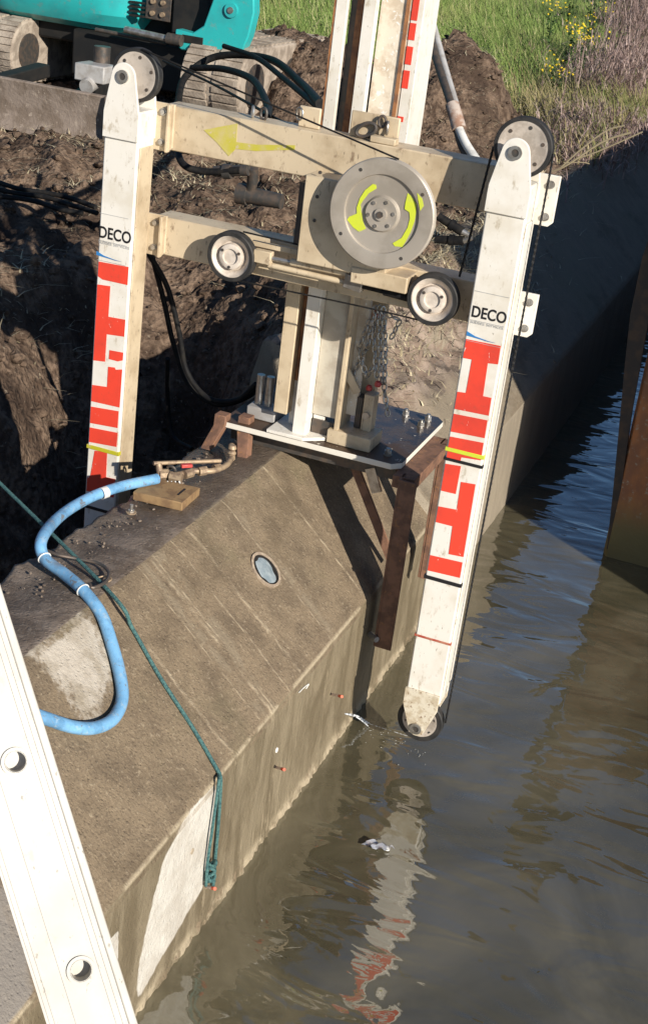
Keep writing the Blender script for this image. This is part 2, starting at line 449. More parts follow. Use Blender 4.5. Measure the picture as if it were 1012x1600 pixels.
PG = [(chamfpt(a, b).y, chamfpt(a, b).x) for a, b in ((-60,1330),(5,1360),(60,1560),(100,1640),(-60,1700))]
def wall(name, prof_fn, y0, y1, dy, dens, mat, attrs, closed=True):
    # profile parameter s: list of (x, z) points sampled
    us = span(y0, y1, dy); P0 = prof_fn(0, True)
    return grid(name, us, list(range(len(P0))), lambda u, v: prof_fn(u, False)[v], mat, attrs)
def resample(pts, d):
    out = []
    for (x0, z0), (x1, z1) in zip(pts, pts[1:]):
        n = max(1, int(round(math.hypot(x1-x0, z1-z0)/d)))
        out += [(x0+(x1-x0)*i/n, z0+(z1-z0)*i/n) for i in range(n)]
    out.append(pts[-1]); return out
near_prof = resample([(WX, -.6), (WX, -.1)], .1)[:-1]+resample([(WX, -.1), (WX, WZ), (TX, TZ), (BX, TZ)], .0125)[:-1]+resample([(BX, TZ), (BX-.03, .3), (BX-.06, -.6)], .05)
def near_pt(u, i):
    x, z = near_prof[i]
    n = fbm(u*14, x*14, z*14, 4)
    k = .004
    if z < .09 and x > WX-.01: q = sst(-z, -.07, .0); x += q*(.006+.022*fbm(u*31, z*31, 3, 4)+.012*fbm(u*2.3, z*2, 8, 2))
    if x < BX+.03: k = .012; x += .10*fbm(u*3.1, 2, z*2, 4)-.02; z += .03*fbm(u*9, 4, x*9, 3)*sst(z,.3,.9)
    if z > .9 and x < -1.80: z += .008*fbm(u*6, x*6, 2, 4)-.018*sst(-x, 1.85, 2.02)
    # slightly rounded, chipped arrises
    d = math.hypot(x-WX, z-WZ)
    if d < .02: x -= .004+.006*max(0, n); 
    d2 = math.hypot(x-TX, z-TZ)
    if d2 < .03: z -= .005*(1-d2/.03)
    return (x+k*n*(1 if x > WX-.03 else 0), u, z+(k*n if x <= WX-.03 else 0))
def a_pale(u, i, p):
    x, z = near_prof[i]
    if x > WX-.003: 
        a = max(soft(u, z, PV, .02), soft(u, z, PV2, .01))
        return a
    if z < TZ-.001 or x > TX-.002: return .85*soft(u, x, PC, .045)
    return 0.0
def a_wet(u, i, p):
    x, z = near_prof[i]
    if z > TZ-.002 and x <= TX+.002: return max(sst(u, 3.75+.3*fbm(u*3, x*3, 1, 3), 4.1), .15)
    if x > WX-.003: return .35
    return 0.0
def a_edge(u, i, p):
    x, z = near_prof[i]
    e = 0
    if x > WX-.003 and z < .07: e = .75*sst(-z, -.06, -.02)
    d = abs(z-WZ)+abs(x-WX)*.6
    if d < .012: e = max(e, .85)
    d = math.hypot(x-TX, z-TZ)
    if d < .01 and u > 3.9: e = max(e, .3)
    return e
def a_grey(u, i, p):
    x, z = near_prof[i]; return soft(u, x, PG, .05) if (WX-.003 > x and z < TZ) else 0.0
mc = mconc('weathered_concrete')
nw = grid('concrete_wall', span(1.6, 5.5, .0125), list(range(len(near_prof))), lambda u, i: near_pt(u, i), mc,
          {'pale': a_pale, 'wet': a_wet, 'edge': a_edge, 'grey': a_grey})
tag(nw, 'damp brown concrete capping wall with sloping board-marked face and round hole beside the water', 'wall')
# round cored hole in the slope
hc = chamfpt(414, 891); hn = Vector((TZ-WZ, 0, WX-TX)).normalized()
if hn.z < 0: hn = -hn
MB().ring(hc+hn*.001, hn, .060, .070, -.005, .006, 40).build('hole_rim', simple('hole_lining', (.30,.23,.17), (.42,.34,.25), 60, rough=.8, bump=.6), nw)
MB().lathe([(.0001, .0035), (.03, .004), (.059, .0045)], hc, hn, 36).build('hole_shadow_gap', MUd, nw)
pc = hc+hn*.0055+Vector((0, -.006, 0))
b = MB(); u_ = Vector((0,1,0)); v_ = hn.cross(u_)
ring_ = []
for k in range(30):
    t = 2*math.pi*k/30; rr = .053*(1-.08*max(0, math.cos(t-2.4)))
    ring_.append(pc+u_*math.cos(t)*rr*.86+v_*math.sin(t)*rr+hn*.002*math.sin(3*t))
b.add(ring_+[pc+hn*.006], [(k, (k+1)%30, 30) for k in range(30)]).build('pale_plug', MGlz, nw)

for px, py in ((432,1172), (300,1330)):
    p = atx(px, py, WX); MB().lathe([(.011, -.004), (.009, .003), (.0001, .0035)], p, (1,0,0), 14).build('filled_hole', MCh if px == 432 else simple('filler', (.40,.33,.24)), nw)
# far section, slightly larger, in shade further on
far_top_x, far_top_z = -1.93, 1.20
far_prof = resample([(WX-.01, -.6), (WX-.01, -.05)], .2)[:-1]+resample([(WX-.01, -.05), (WX-.01, .6), (far_top_x, far_top_z), (-2.15, 1.16), (-2.2, .5)], .03)
def far_pt(u, i):
    if u < 5.3995: return (-1.7, 5.42, .5)
    x, z = far_prof[i]; n = fbm(u*5, x*5, z*5, 4)
    k = sst(-x, 1.45, 1.72)*sst(-u, -7.5, -6.9); q = noise.turbulence(Vector((u*4, x*4, z*4)), 4, False)-.5
    return (x+.006*n+k*.05*q, u, z+.006*n+k*(.10*q+.05*n))
fw = grid('concrete_wall', [5.399]+span(5.4, 12, .03)[:-1]+span(12, 60, 1), list(range(len(far_prof))), far_pt, mconc('far_concrete', True),
          {'pale': lambda u, i, p: .0, 'wet': lambda u, i, p: 0.0, 'edge': lambda u, i, p: 0.0, 'grey': lambda u, i, p: 0.0})
tag(fw, 'pale concrete wall section running off behind the saw, mostly in deep shade', 'wall')

# ------------------------------------------------------------------ sheet piling on the right
def mpile():
    m = Mat('rusty_piling')
    n = m.noise(7, 6, .65, (1, 1, .5)); n2 = m.noise(25, 5, .65)
    c = m.mix(n.ss(.4, .62), (.44,.17,.06), (.27,.12,.06))
    c = m.mix(n2.ss(.56, .66), c, (.36,.30,.22))
    c = m.mix((m.z+(n-.5)*.3).ss(.42, .12), c, (.17,.14,.06))
    m.set('Base Color', c); m.set('Roughness', .8); m.bump(n2, .6, .01); return m.m
MP = mpile()
b = MB(); PX, PY, PTOP = -.69, 6.74, 1.24
pts = [(PX, PY), (PX+.02, PY-.012), (PX+.42, PY-.012)]
outer = [(PX+.02, PY-.02), (PX+.46, PY-.02), (PX+.50, PY+.1), (PX+.9, PY+.1), (PX+.95, PY-.02), (1.8, PY-.02), (1.8, 30), (PX+.1, 30)]
y = 30; 
side = []
k = 0
while y > PY+.6:
    side += [(PX+.06, y), (PX+.06, y-.24), (PX, y-.3), (PX, y-.54)] ; y -= .6
side += [(PX, PY+.02)]
poly = [(x, y, -.8) for x, y in outer+side]
b.ext(poly, (0, 0, .8+PTOP))
sp = b.build('sheet_piling', MP, bevel=.008)
q = [aty(x, y, PY-.018) for x, y in ((947,858),(957,766),(976,563),(984,490),(1003,400),(1090,150),(1090,470),(1012,500),(986,644),(956,860))]
MB().ext(q, (0, .03, 0)).build('flange_shade', simple('flange_shade_rust', (.035,.028,.025), (.07,.045,.03), 14, rough=.7, bump=.3), sp)  # dark flange sheet, widened upward to stand in for the shaded black there
tag(sp, 'rusty orange steel sheet piling standing in the water at the right edge', 'sheet piling')

# ------------------------------------------------------------------ mounting platform on the wall
PZ = 1.035
pl = thing('mounting_platform', (-1.6, 4.9, TZ), 'wet white-edged steel plate on rusty brackets bolted over the wall top', 'platform')
def mplate():
    m = Mat('wet_plate'); n = m.noise(9, 5, .6)
    nx, ny, nz = m.nrm()
    c = m.mix(n.ss(.45, .6), (.045,.042,.045), (.09,.065,.045)); mu = (m.noise(7, 6, .65)+(m.y*-1+4.95)*1.1+(m.x*-1-1.5)*.3).ss(.42, .58); c = m.mix(mu, c, (.075,.045,.028)); c = m.mix(m.noise(30, 4, .6).ss(.66, .69), c, (.6,.55,.45))
    c = m.mix(nz.ss(.9, .5), c, (.72,.68,.6))
    m.set('Base Color', c); m.set('Roughness', nz.ss(.9, .5)*.3+.2+mu*.3); m.bump(m.noise(25, 3), .12, .005); return m.m
q = [(-2.0, 4.665), (-1.30, 4.665), (-1.268, 4.70), (-1.268, 5.23), (-1.30, 5.27), (-2.0, 5.27)]
MB().ext([(x, y, PZ) for x, y in q], (0, 0, .024)).build('plate', mplate(), pl, bevel=.003)
MB().box(-1.98, -1.30, 4.74, 5.2, TZ+.0, PZ-.001).build('packer', MDk, pl)
for x, y in ((-1.34, 4.74), (-1.46, 4.73), (-1.325, 5.2), (-1.42, 5.2), (-1.33, 5.12)):
    b = MB().lathe([(.016, 0), (.016, .004)], (x, y, PZ+.024), (0,0,1), 16)
    b.lathe([(.015, .004), (.015, .02)], (x, y, PZ+.024), (0,0,1), 6); b.cyl((x, y, PZ+.03), (x, y, PZ+.052), .009, n=12)
    b.build('bolt', MSt, pl)
def angle_iron(b, x0, x1, y0, y1, z0, z1, t=.008):
    b.box(x0, x1, y0, y0+t, z0, z1); b.box(x1-t, x1, y0+t, y1, z0, z1)
# two rusty uprights clamping the wall face, with diagonal arms under the plate
for yy, zz, wd, xo in ((4.60, .33, .060, .035), (5.05, .44, .05, .055)):
    x0 = WX+xo
    b = MB(); b.box(x0, x0+.010, yy+.002, yy+.075, zz, PZ-.002); b.box(x0+.010, x0+.012+wd, yy, yy+.009, zz, PZ-.002)
    b.build('post', MRu, pl, bevel=.002)
b = MB().bar((-1.50, 4.80, .99), (-1.275, 4.80, .60), .035, .012, (0,1,0)).build('brace', MRu, pl)
b = MB().bar((-1.40, 4.74, .99), (-1.36, 4.74, .90), .04, .012, (0,1,0)).build('brace', MSt, pl)
MB().box(WX+.004, WX+.09, 4.63, 5.12, PZ-.05, PZ-.002).build('edge_rail', MRu, pl, bevel=.002)
b = MB().cyl((WX+.012, 4.615, .37), (WX+.05, 4.585, .37), .012, n=12).build('bolt', MSt, pl)
# left clamps in front of the plate
for (a, c_) in (((345, 655), (322, 702)), ((382, 658), (379, 716))):
    p = atz(a[0], a[1], 1.07); q_ = atz(c_[0], c_[1], TZ)
    b = MB(); b.ext([(p.x-.028, p.y, 1.085), (p.x+.02, p.y, 1.085), (p.x+.02, p.y, 1.05), (q_.x+.016, q_.y, TZ-.002), (q_.x-.025, q_.y, TZ-.002), (p.x-.028, p.y, 1.04)], (0, .05, 0))
    b.build('clamp', MRu, pl, bevel=.003)

# ------------------------------------------------------------------ wire saw
saw = thing('wire_saw', (-1.6, 4.9, PZ+.024), 'white and cream wire saw frame with big steel drive wheel straddling the wall', 'wire saw')
LX = (-2.403, -2.271); RX = (-1.035, -.903); LD = .12
def on(px, py, d=0): return aty(px, py, YM+d)
def poly_on(b, pts, d0, th):                       # outline in the plane y = YM + d0
    b.ext([on(x, y, d0) for x, y in pts], (0, th, 0)); return b
def letters(pts, sc, ox, oy): return [(ox+x/sc, oy+y/sc) for x, y in pts]
Z3 = (5.3333, 620, 440); Z4 = (3.3333, 590, 700); Z1 = (6.6667, 120, 330); Z2 = (5.926, 100, 560)
def leg(x0, x1, z0, z1, z2, pulley_low):
    b = MB().box(x0, x1, YM, YM+LD, z0, z1-.16)
    o = b.build('leg', MW, saw, bevel=.006)
    return o
rl = leg(*RX, .30, 2.36, 0, True); ll = leg(*LX, -.15, 2.36, 0, False)
# inner telescoping part of the right leg, slightly slimmer
# pointed end cap plates with pivots
def cap(parent, xc, w_, zb, zp, up, mat, r=.045):
    s_ = 1 if up else -1
    pts = [(xc-w_/2, zb), (xc+w_/2, zb), (xc+w_/2, zb+s_*abs(zp-zb)*.42)]
    a0 = R_(12)
    for k in range(13):
        t = a0+(math.pi-2*a0)*k/12; pts.append((xc+r*math.cos(t), zp+s_*r*math.sin(t)))
    pts.append((xc-w_/2, zb+s_*abs(zp-zb)*.42))
    for y0 in (YM-.009, YM+LD-.001):
        MB().ext([(x, y0, z) for x, z in pts], (0, .010, 0)).build('end_plate', mat, parent, bevel=.002)
    b = MB().cyl((xc, YM-.014, zp), (xc, YM+LD+.012, zp), .014, n=20); b.build('pivot_pin', MDk, parent)
    b = MB().ring((xc, YM-.013, zp), (0,-1,0), .012, .022, -.003, .004, 24); b.build('washer', MSt, parent)
cap(rl, -.970, .138, 2.10, 2.294, True, MW); cap(ll, -2.338, .136, 2.10, 2.309, True, MW)
cap(rl, -.972, .132, .34, .183, False, simple('scuffed_white', (.66,.60,.48), (.50,.42,.30), 26, .42, .6, .6, c3=(.28,.20,.13)), .032)
# edge strip on the side of each leg
for lg, xr, z0 in ((rl, RX[1], .36), (ll, LX[1], 0)):
    MB().box(xr+.0005, xr+.006, YM+.012, YM+LD-.012, z0, 2.08).build('side_rail', MC if lg is ll else MW, lg, bevel=.002)
def pulley(parent, c, r, wd, rim=.014, n=56, hubr=None):
    y = Vector((0, 1, 0)); c = Vector(c)
    t = MB().lathe([(r-rim, -wd/2), (r-.003, -wd/2), (r, -wd/2+.004), (r-.004, -wd*.15), (r-.004, wd*.15), (r, wd/2-.004), (r-.003, wd/2), (r-rim, wd/2), (r-rim, -wd/2)], c, y, n).build('tyre', MTy, parent)
    d = MB().lathe([(.0001, -wd*.30), (r*.30, -wd*.30), (r*.32, -wd*.46), (r*.46, -wd*.46), (r*.50, -wd*.40), (r*.52, wd*.2), (r*.58, wd*.2), (r*.62, -wd*.05), (r*.76, -wd*.30), (r*.79, -wd*.38), (r-rim+.0008, -wd*.38), (r-rim+.0008, wd*.4), (.0001, wd*.4)], c, y, n).build('hub', MHub, parent)
    for k in range(3):
        a = 2*math.pi*k/3+.5; p = c+Vector((math.cos(a)*r*.41, -wd*.42, math.sin(a)*r*.41))
        MB().cyl(p+Vector((0, .002, 0)), p-Vector((0, .0035, 0)), .0055, n=8).build('bolt', MDk, d)
    return t
def flatpulley(parent, c, r, wd, rim):
    y = Vector((0, 1, 0)); c = Vector(c)
    MB().lathe([(r-rim, -wd/2), (r-.003, -wd/2), (r, -wd/2+.004), (r-.004, 0), (r, wd/2-.004), (r-.003, wd/2), (r-rim, wd/2), (r-rim, -wd/2)], c, y, 56).build('tyre', MTy, parent)
    d = MB().lathe([(.0001, -wd*.4), (r-rim-.012, -wd*.4), (r-rim-.008, -wd*.46), (r-rim+.0006, -wd*.46), (r-rim+.0006, wd*.42), (.0001, wd*.42)], c, y, 56).build('hub', MHub2, parent)
    for k in range(6):
        a = 2*math.pi*k/6+.3; p = c+Vector((math.cos(a)*r*.68, -wd*.4, math.sin(a)*r*.68))
        MB().cyl(p+Vector((0, .001, 0)), p-Vector((0, .002, 0)), .006, n=10).build('bolt', MDk, d)
pr = saw
pt = MB().box(0,1,0,1,0,1)
def wheel(name, c, r, wd, rim, flat, parent):
    o = bpy.data.objects.new(name, None); COL.objects.link(o); o.parent = parent
    o['_w'] = tuple(c); o.location = Vector(c)-Vector(parent['_w']); o.empty_display_size = .05
    return (flatpulley if flat else pulley)(o, c, r, wd, rim)
wheel('pulley', (-.962, YM+LD/2, 2.305), .094, .035, .013, True, saw)
wheel('pulley', (-2.320, YM+LD/2, 2.312), .090, .035, .013, True, saw)
wheel('pulley', (-.975, YM+LD/2, .186), .088, .035, .020, True, saw)
# lettering and marks
def deco(parent, px0, px1, pyb, pym):
    a, b_ = on(px0, pyb), on(px1, pyb+9); wd = abs(b_.x-a.x)
    for s_, txt, z, wfac, mat in ((1, 'DECO', a.z, 1, MBk2), (0, 'subsea services', a.z-.022, .96, MGy)):
        cu = bpy.data.curves.new('t', 'FONT'); cu.body = txt; cu.size = 1; cu.offset = .022 if s_ else .004
        ob = bpy.data.objects.new('t', cu); COL.objects.link(ob); bpy.context.view_layer.update()
        me = bpy.data.meshes.new_from_object(ob.evaluated_get(bpy.context.evaluated_depsgraph_get()))
        w0 = max(v.co.x for v in me.vertices)-min(v.co.x for v in me.vertices); mx = min(v.co.x for v in me.vertices)
        k = wd*wfac/w0; kz = k*(1.22 if s_ else 1.0)
        for v in me.vertices: v.co = Vector((a.x+(v.co.x-mx)*k, YM-.0012, z+v.co.y*kz))-Vector(parent['_w'])
        bpy.data.objects.remove(ob); bpy.data.curves.remove(cu)
        me.name = 'lettering'; me.materials.clear(); me.materials.append(mat)
        o = bpy.data.objects.new('lettering', me); COL.objects.link(o); o.parent = parent
    x0 = a.x-.006; z0 = a.z-.03
    MB().ext([(x0, YM-.002, z0-.022), (x0+.03, YM-.002, z0-.033), (x0+.075, YM-.002, z0-.0395), (x0+.10, YM-.002, z0-.0405), (x0+.075, YM-.002, z0-.0412), (x0, YM-.002, z0-.036)], (0, .0015, 0)).build('swoosh', MBlu, parent)
    for zz in (a.z+.085, a.z-.083, a.z-.012): MB().box(x0+.004, x0+.118, YM-.0015, YM-.0003, zz, zz+.0012).build('decal_edge', MGy, parent)
deco(rl, 736, 790, 494, 0); deco(ll, 155, 205, 370, 0)
rshapes = [letters(q, *Z3) for q in (
 [(570,478),(862,537),(840,690),(755,680),(715,955),(785,970),(762,1118),(475,1060),(500,918),(572,928),(622,650),(545,635)],
 [(465,1100),(752,1157),(728,1305),(440,1248)],
 [(435,1290),(720,1345),(697,1490),(535,1465),(528,1492),(410,1472)])]
rshapes += [letters(q, *Z4) for q in ([(343,80),(432,95),(405,240),(328,222)],
 [(432,177),(508,190),(445,568),(368,553),(388,408),(298,385),(310,303),(410,322)],
 [(268,557),(440,597),(427,677),(257,637)])]
lshapes = [letters(q, *Z1) for q in (
 [(218,522),(553,585),(540,772),(270,712),(215,675)],
 [(205,760),(350,782),(330,1100),(510,1132),(497,1308),(313,1282),(295,1568),(153,1548)],
 [(342,1448),(487,1475),(483,1555),(430,1565),(335,1540)])]
lshapes += [letters(q, *Z2) for q in ([(410,78),(470,85),(480,105),(545,105),(515,455),(232,390),(240,240),(400,265)],
 [(220,438),(507,490),(497,645),(213,590)], [(213,632),(497,690),(487,820),(203,765)],
 [(285,855),(400,870),(390,1100),(480,1120),(460,1290),(170,1215),(178,1085),(245,1088)])]
def snap(pts, x0, x1):                              # keep decals inside the leg face
    out = []
    for x, y in pts:
        p = on(x, y, -.0014); out.append(Vector((min(max(p.x, x0+.006), x1-.006), p.y, p.z)))
    return out
for q in rshapes: MB().ext(snap(q, *RX), (0, .0018, 0)).build('red_letter', MR, rl)
for q in lshapes: MB().ext(snap(q, *LX), (0, .0018, 0)).build('red_letter', MR, ll)
def band(parent, X, pxy, th, mat, name, out=.003):
    z = on(*pxy).z; MB().box(X[0]-out, X[1]+out, YM-out, YM+LD*.9, z-th/2, z+th/2).build(name, mat, parent, bevel=.001)
band(rl, RX, (722, 707), .014, MYl, 'yellow_tape'); band(rl, RX, (720, 722), .010, MBk2, 'black_band', .004)
band(rl, RX, (692, 908), .013, MBk2, 'black_band', .004); band(rl, RX, (678, 1000), .008, MRo, 'red_tape')
band(ll, LX, (157, 702), .015, MYm, 'yellow_tape'); band(ll, LX, (150, 795), .012, MBk2, 'black_band')
# cross beams
BY = YM+.135; BD = .11
def beam(pz_t, pz_b, x0, x1):
    return MB().box(x0, x1, BY, BY+BD, pz_b, pz_t).build('cross_beam', MC, saw, bevel=.004)
zt = aty(500, 208, BY).z; zb = aty(505, 282, BY).z
ub = beam(zt, zb, LX[1]+.02, RX[1]-.02)
zt2 = aty(490, 388, BY).z; zb2 = aty(480, 448, BY).z
lb = beam(zt2, zb2, LX[1]+.02, RX[1]-.02)
def flange(z0, z1, x0, x1, yy, parent, mat, boltx):
    MB().ext([(x0, yy, z0), (x1-.015, yy, z0), (x1, yy, z0+.015), (x1, yy, z1), (x0, yy, z1)], (0, .012, 0)).build('flange', mat, parent, bevel=.002)
    for z in (z0+.03, z1-.03):
        b = MB().lathe([(.013, 0), (.013, .003)], (boltx, yy-.0005, z), (0,-1,0), 16); b.lathe([(.0095, .003), (.0095, .010)], (boltx, yy-.0005, z), (0,-1,0), 6)
        b.build('bolt', MSt, parent)
for zt_, zb_ in ((zt, zb), (zt2, zb2)):
    flange(zb_-.005, zt_+.006, RX[1]-.06, RX[1]+.062, YM+LD+.002, rl, MW, RX[1]+.035)
    flange(zb_-.005, zt_+.006, LX[1]-.06, LX[1]+.068, YM+LD+.002, ll, MC, LX[1]+.026)
    MB().box(LX[1]+.050, LX[1]+.060, YM+LD-.02, YM+LD+.001, zb_-.004, zt_+.005).build('rib', MC, ll, bevel=.002)
# spray paint arrow on the upper beam
b = MB(); 
ap = [(318,203),(371,193),(369,222),(400,226),(461,227),(460,234),(400,236),(368,233),(357,244),(338,222)]
b.ext([aty(x, y, BY-.0015) for x, y in ap], (0, .0012, 0)).build('paint_arrow', simple('worn_yellow_spray', (.50,.45,.05), (.54,.45,.20), 16, .35, .75, .6, c3=(.55,.45,.30)), ub)
# drive motor box and wheel
DY = YM-.03
dc = aty(597, 334, DY); DR = .178
p0 = aty(462, 268, YM+.03); p1 = aty(522, 400, YM+.03)
mot = MB().box(dc.x-.30, dc.x+.02, YM+.03, BY+.08, zt2-.03, zb+.03).build('motor_housing', MC, saw, bevel=.004)
MB().box(dc.x-.34, dc.x-.302, YM+.09, BY+.05, zt2+.01, zb-.01).build('housing_shadow', MDk, mot)  # dark box standing in for the shadow left of the housing
MB().box(dc.x-.10, dc.x+.10, YM+.025, BY-.001, zt2-.06, zt2-.005).build('lower_bracket', MC, mot, bevel=.004)
for z, x in ((.08, -.25), (.0, -.25), (-.08, -.25)):
    MB().cyl((dc.x+x, YM+.032, dc.z+z), (dc.x+x, YM+.026, dc.z+z), .006, n=8).build('bolt', MDk, mot)
R = DR
dw = MB().lathe([(.0001, -.020), (.020, -.020), (.020, -.012), (R*.30, -.012), (R*.33, -.002), (R*.34, 0), (R*.67, -.003), (R*.70, -.0035), (R*.715, -.012), (R*.76, -.0135), (R-.004, -.0135), (R, -.010), (R-.008, .0), (R, .012), (R-.003, .015), (R*.7, .015), (.0001, .015)], dc, (0,1,0), 96).build('drive_wheel', MDisc, saw)
MB().cyl((dc.x, DY+.015, dc.z), (dc.x, YM+.05, dc.z), .06, n=28).build('axle', MDk, dw)
MB().cyl((dc.x, DY-.020, dc.z), (dc.x, DY-.026, dc.z), .011, n=6).build('axle_nut', MDk, dw)
for k in range(6):
    a = 2*math.pi*k/6+.2
    MB().cyl((dc.x+math.cos(a)*R*.24, DY-.0119, dc.z+math.sin(a)*R*.24), (dc.x+math.cos(a)*R*.24, DY-.0165, dc.z+math.sin(a)*R*.24), .0062, n=6).build('bolt', MSt, dw)
for k in range(4):
    a = 2*math.pi*k/4+.15*4
    MB().cyl((dc.x+math.cos(a)*R*.87, DY-.0134, dc.z+math.sin(a)*R*.87), (dc.x+math.cos(a)*R*.87, DY-.0145, dc.z+math.sin(a)*R*.87), .006, n=12).build('bolt_hole', MDk, dw)
ZD = (4.2167, 480, 220)
for q in ([(452,290),(455,315),(405,345),(365,395),(350,420),(355,470),(365,530),(385,580),(340,600),(300,570),(262,520),(275,500),(325,480),(325,440),(345,380),(380,325),(430,285)],
          [(660,345),(690,370),(718,420),(715,470),(705,530),(680,600),(655,650),(625,700),(575,695),(560,675),(620,640),(660,570),(675,510),(670,470),(640,450),(645,410)],
          [(722,345),(755,380),(765,430),(742,462),(735,420),(728,385)]):
    pts = letters(q, *ZD)
    MB().ext([aty(x, y, DY-(.0146 if q[0][0] == 722 else .0040)) for x, y in pts], (0, .0009, 0)).build('paint_mark', MYl, dw)
# guide wheels on the lower beam
GY = YM+.055
for px, py in ((363, 400), (677, 467)):
    c = aty(px, py, GY); wheel('guide_wheel', c, .088, .040, .015, False, saw)
    MB().cyl((c.x, GY+.02, c.z), (c.x, BY+.02, c.z), .03, n=20).build('wheel_axle', MDk, saw)
# tensioning rods between the guide wheels
TY = YM+.07
def P(px, py, y=TY): return aty(px, py, y)
tn = MB().bar(P(398, 398), P(425, 404), .03, .045).build('tensioner', MC, saw, bevel=.003)
MB().cyl(P(412, 401), P(462, 411), .008, n=16).build('piston_rod', MSt, tn)
MB().cyl(P(455, 409), P(548, 428), .013, n=16).build('cylinder', MC, tn)
MB().cyl(P(420, 414), P(560, 446), .010, n=12).build('guide_bar', MC, tn)
MB().bar(P(540, 436), P(568, 446), .04, .05).build('fork', MSt, tn, bevel=.003)
MB().cyl(P(562, 446), P(632, 464), .0085, n=12).build('rod', MBk, tn)
MB().cyl(P(600, 455), P(640, 466), .014, n=12).build('rod_sleeve', MBk, tn)
MB().bar(P(395, 379, YM+.10), P(560, 414, YM+.10), .012, .02).build('slide_rail', MC, tn, bevel=.002)
# beaded diamond wire round the pulleys
def wire(name, pts, r=.0042, parent=saw, bead=True):
    P_ = [Vector(p) for p in pts]; w_ = MB().tube(P_, r*.75, 8, 8, smooth=len(P_) > 2).build(name, MBk, parent)
    if bead:
        L = 0; bb = MB()
        for a, c in zip(P_, P_[1:]):
            d = (c-a); n = int(d.length/.02)
            for k in range(n):
                q = a+d*(k/n); bb.cyl(q, q+d.normalized()*.008, r*.98, n=8)
        bb.build('wire_beads', MBk2, w_)
WY = YM+LD/2
xR = -.962+.094; xL = -.962-.094
wire('saw_wire', [(xR+.002, WY, 2.30), (-.966+.085, WY, .20)])
wire('saw_wire', [(xL-.002, WY, 2.29), (-1.10, WY, 1.86)], .005)
wire('saw_wire', [(-2.30, WY-.02, 2.40), Vector((dc.x+.03, DY, dc.z+R+.002))], .0042, bead=False)
wire('saw_wire', [P(370, 438, GY), P(560, 478, GY), P(670, 504, GY)], .004, bead=False)
wire('saw_wire', [P(380, 362, GY), P(520, 395, GY)], .004, bead=False)
# mast above and column below
MY = 4.76
xa = aty(503, 180, MY).x; xb = aty(562, 205, MY).x
zf = PZ+.024
col = MB().box(xa, xb, MY, MY+.10, zf+.02, 1.0+zf).build('mast', MW, saw, bevel=.003)
def vx(px, py): return aty(px, py, MY).x
X_ = [vx(505,180), vx(521,180), vx(533,185), vx(547,190), vx(566,195), vx(606,195), vx(613,195), vx(628,195)]
for o_ in (col,): bpy.data.objects.remove(o_)
mast = MB().box(X_[0], X_[1]+.004, MY, MY+.02, zf+.02, 3.1).build('mast', MW, saw, bevel=.002)
MB().box(X_[0]-.008, X_[0]-.0005, MY+.002, MY+.05, zf+.1, 3.1).build('rail_edge', MRu2, mast)
MB().box(X_[1]+.0045, X_[2], MY+.035, MY+.06, zf+.02, 3.1).build('guide_rail', MDk, mast)
MB().box(X_[2]+.001, X_[3], MY+.02, MY+.06, zf+.02, 3.1).build('rail_edge', MRu2, mast)
MB().box(X_[3]+.001, X_[4], MY-.01, MY+.02, zf+.02, 3.1).build('front_flange', MW, mast, bevel=.002)
MB().box(X_[4]+.001, X_[6], MY+.035, MY+.05, zf+.10, 3.1).build('back_plate', simple('scuffed_cream', (.74,.66,.54), (.58,.48,.36), 18, .42, .6, .55, c3=(.8,.78,.74)), mast)
MB().box(X_[5], X_[6]-.004, MY+.026, MY+.034, zf+.75, 3.1).build('rail_edge', MRu2, mast)
MB().box(X_[6]+.002, X_[7]+.012, MY+.032, MY+.2, zf+.82, 3.1).build('rear_column', MW, mast, bevel=.003)
for a_, b_ in (((616, -30), (629, 28)), ((614, 30), (622, 58)), ((608, 66), (617, 96)), ((602, 103), (612, 133)), ((597, 175), (602, 184))):
    p, q_ = aty(*a_, MY+.058), aty(*b_, MY+.058)
    MB().box(X_[6]+.004, X_[6]+.026, MY+.0303, MY+.0325, q_.z, p.z).build('red_letter', MR, mast)
# column parts under the lower beam
zl = zt2
cl = MB().box(vx(443,560)-.0, vx(443,560)+.055, MY-.05, MY+.03, zf+.07, zl).build('column', MC, saw, bevel=.003)
MB().box(vx(443,560)+.057, vx(443,560)+.09, MY-.01, MY-.004, zf+.20, zl).build('rust_slot', MRu2, cl)
MB().box(vx(443,560)+.092, vx(443,560)+.145, MY-.07, MY+.03, zf+.012, zl).build('front_flange', MW, cl, bevel=.003)
MB().box(vx(443,560)+.146, vx(443,560)+.245, MY-.02, MY+.02, zf+.09, zl).build('web_plate', simple('grey_cream', (.5,.46,.38), (.4,.35,.28), 12), cl, bevel=.002)
MB().box(vx(443,560)+.246, vx(443,560)+.262, MY-.04, MY+.10, zf+.03, zl).build('rib', MC, cl, bevel=.002)
MB().box(vx(443,560)+.28, vx(443,560)+.345, MY+.10, MY+.13, zf+.12, zl).build('rear_plate', MC, cl, bevel=.002)
x0 = vx(443,560)
MB().ext([(x0, MY-.10, zf+.001), (x0+.15, MY-.10, zf+.001), (x0+.22, MY-.04, zf+.001), (x0+.22, MY+.12, zf+.001), (x0, MY+.12, zf+.001)], (0,0,.014)).build('foot_plate', MW, cl, bevel=.003)
MB().box(x0+.15, x0+.245, MY-.02, MY+.02, zf+.016, zf+.07).build('foot_block', MDk, cl)
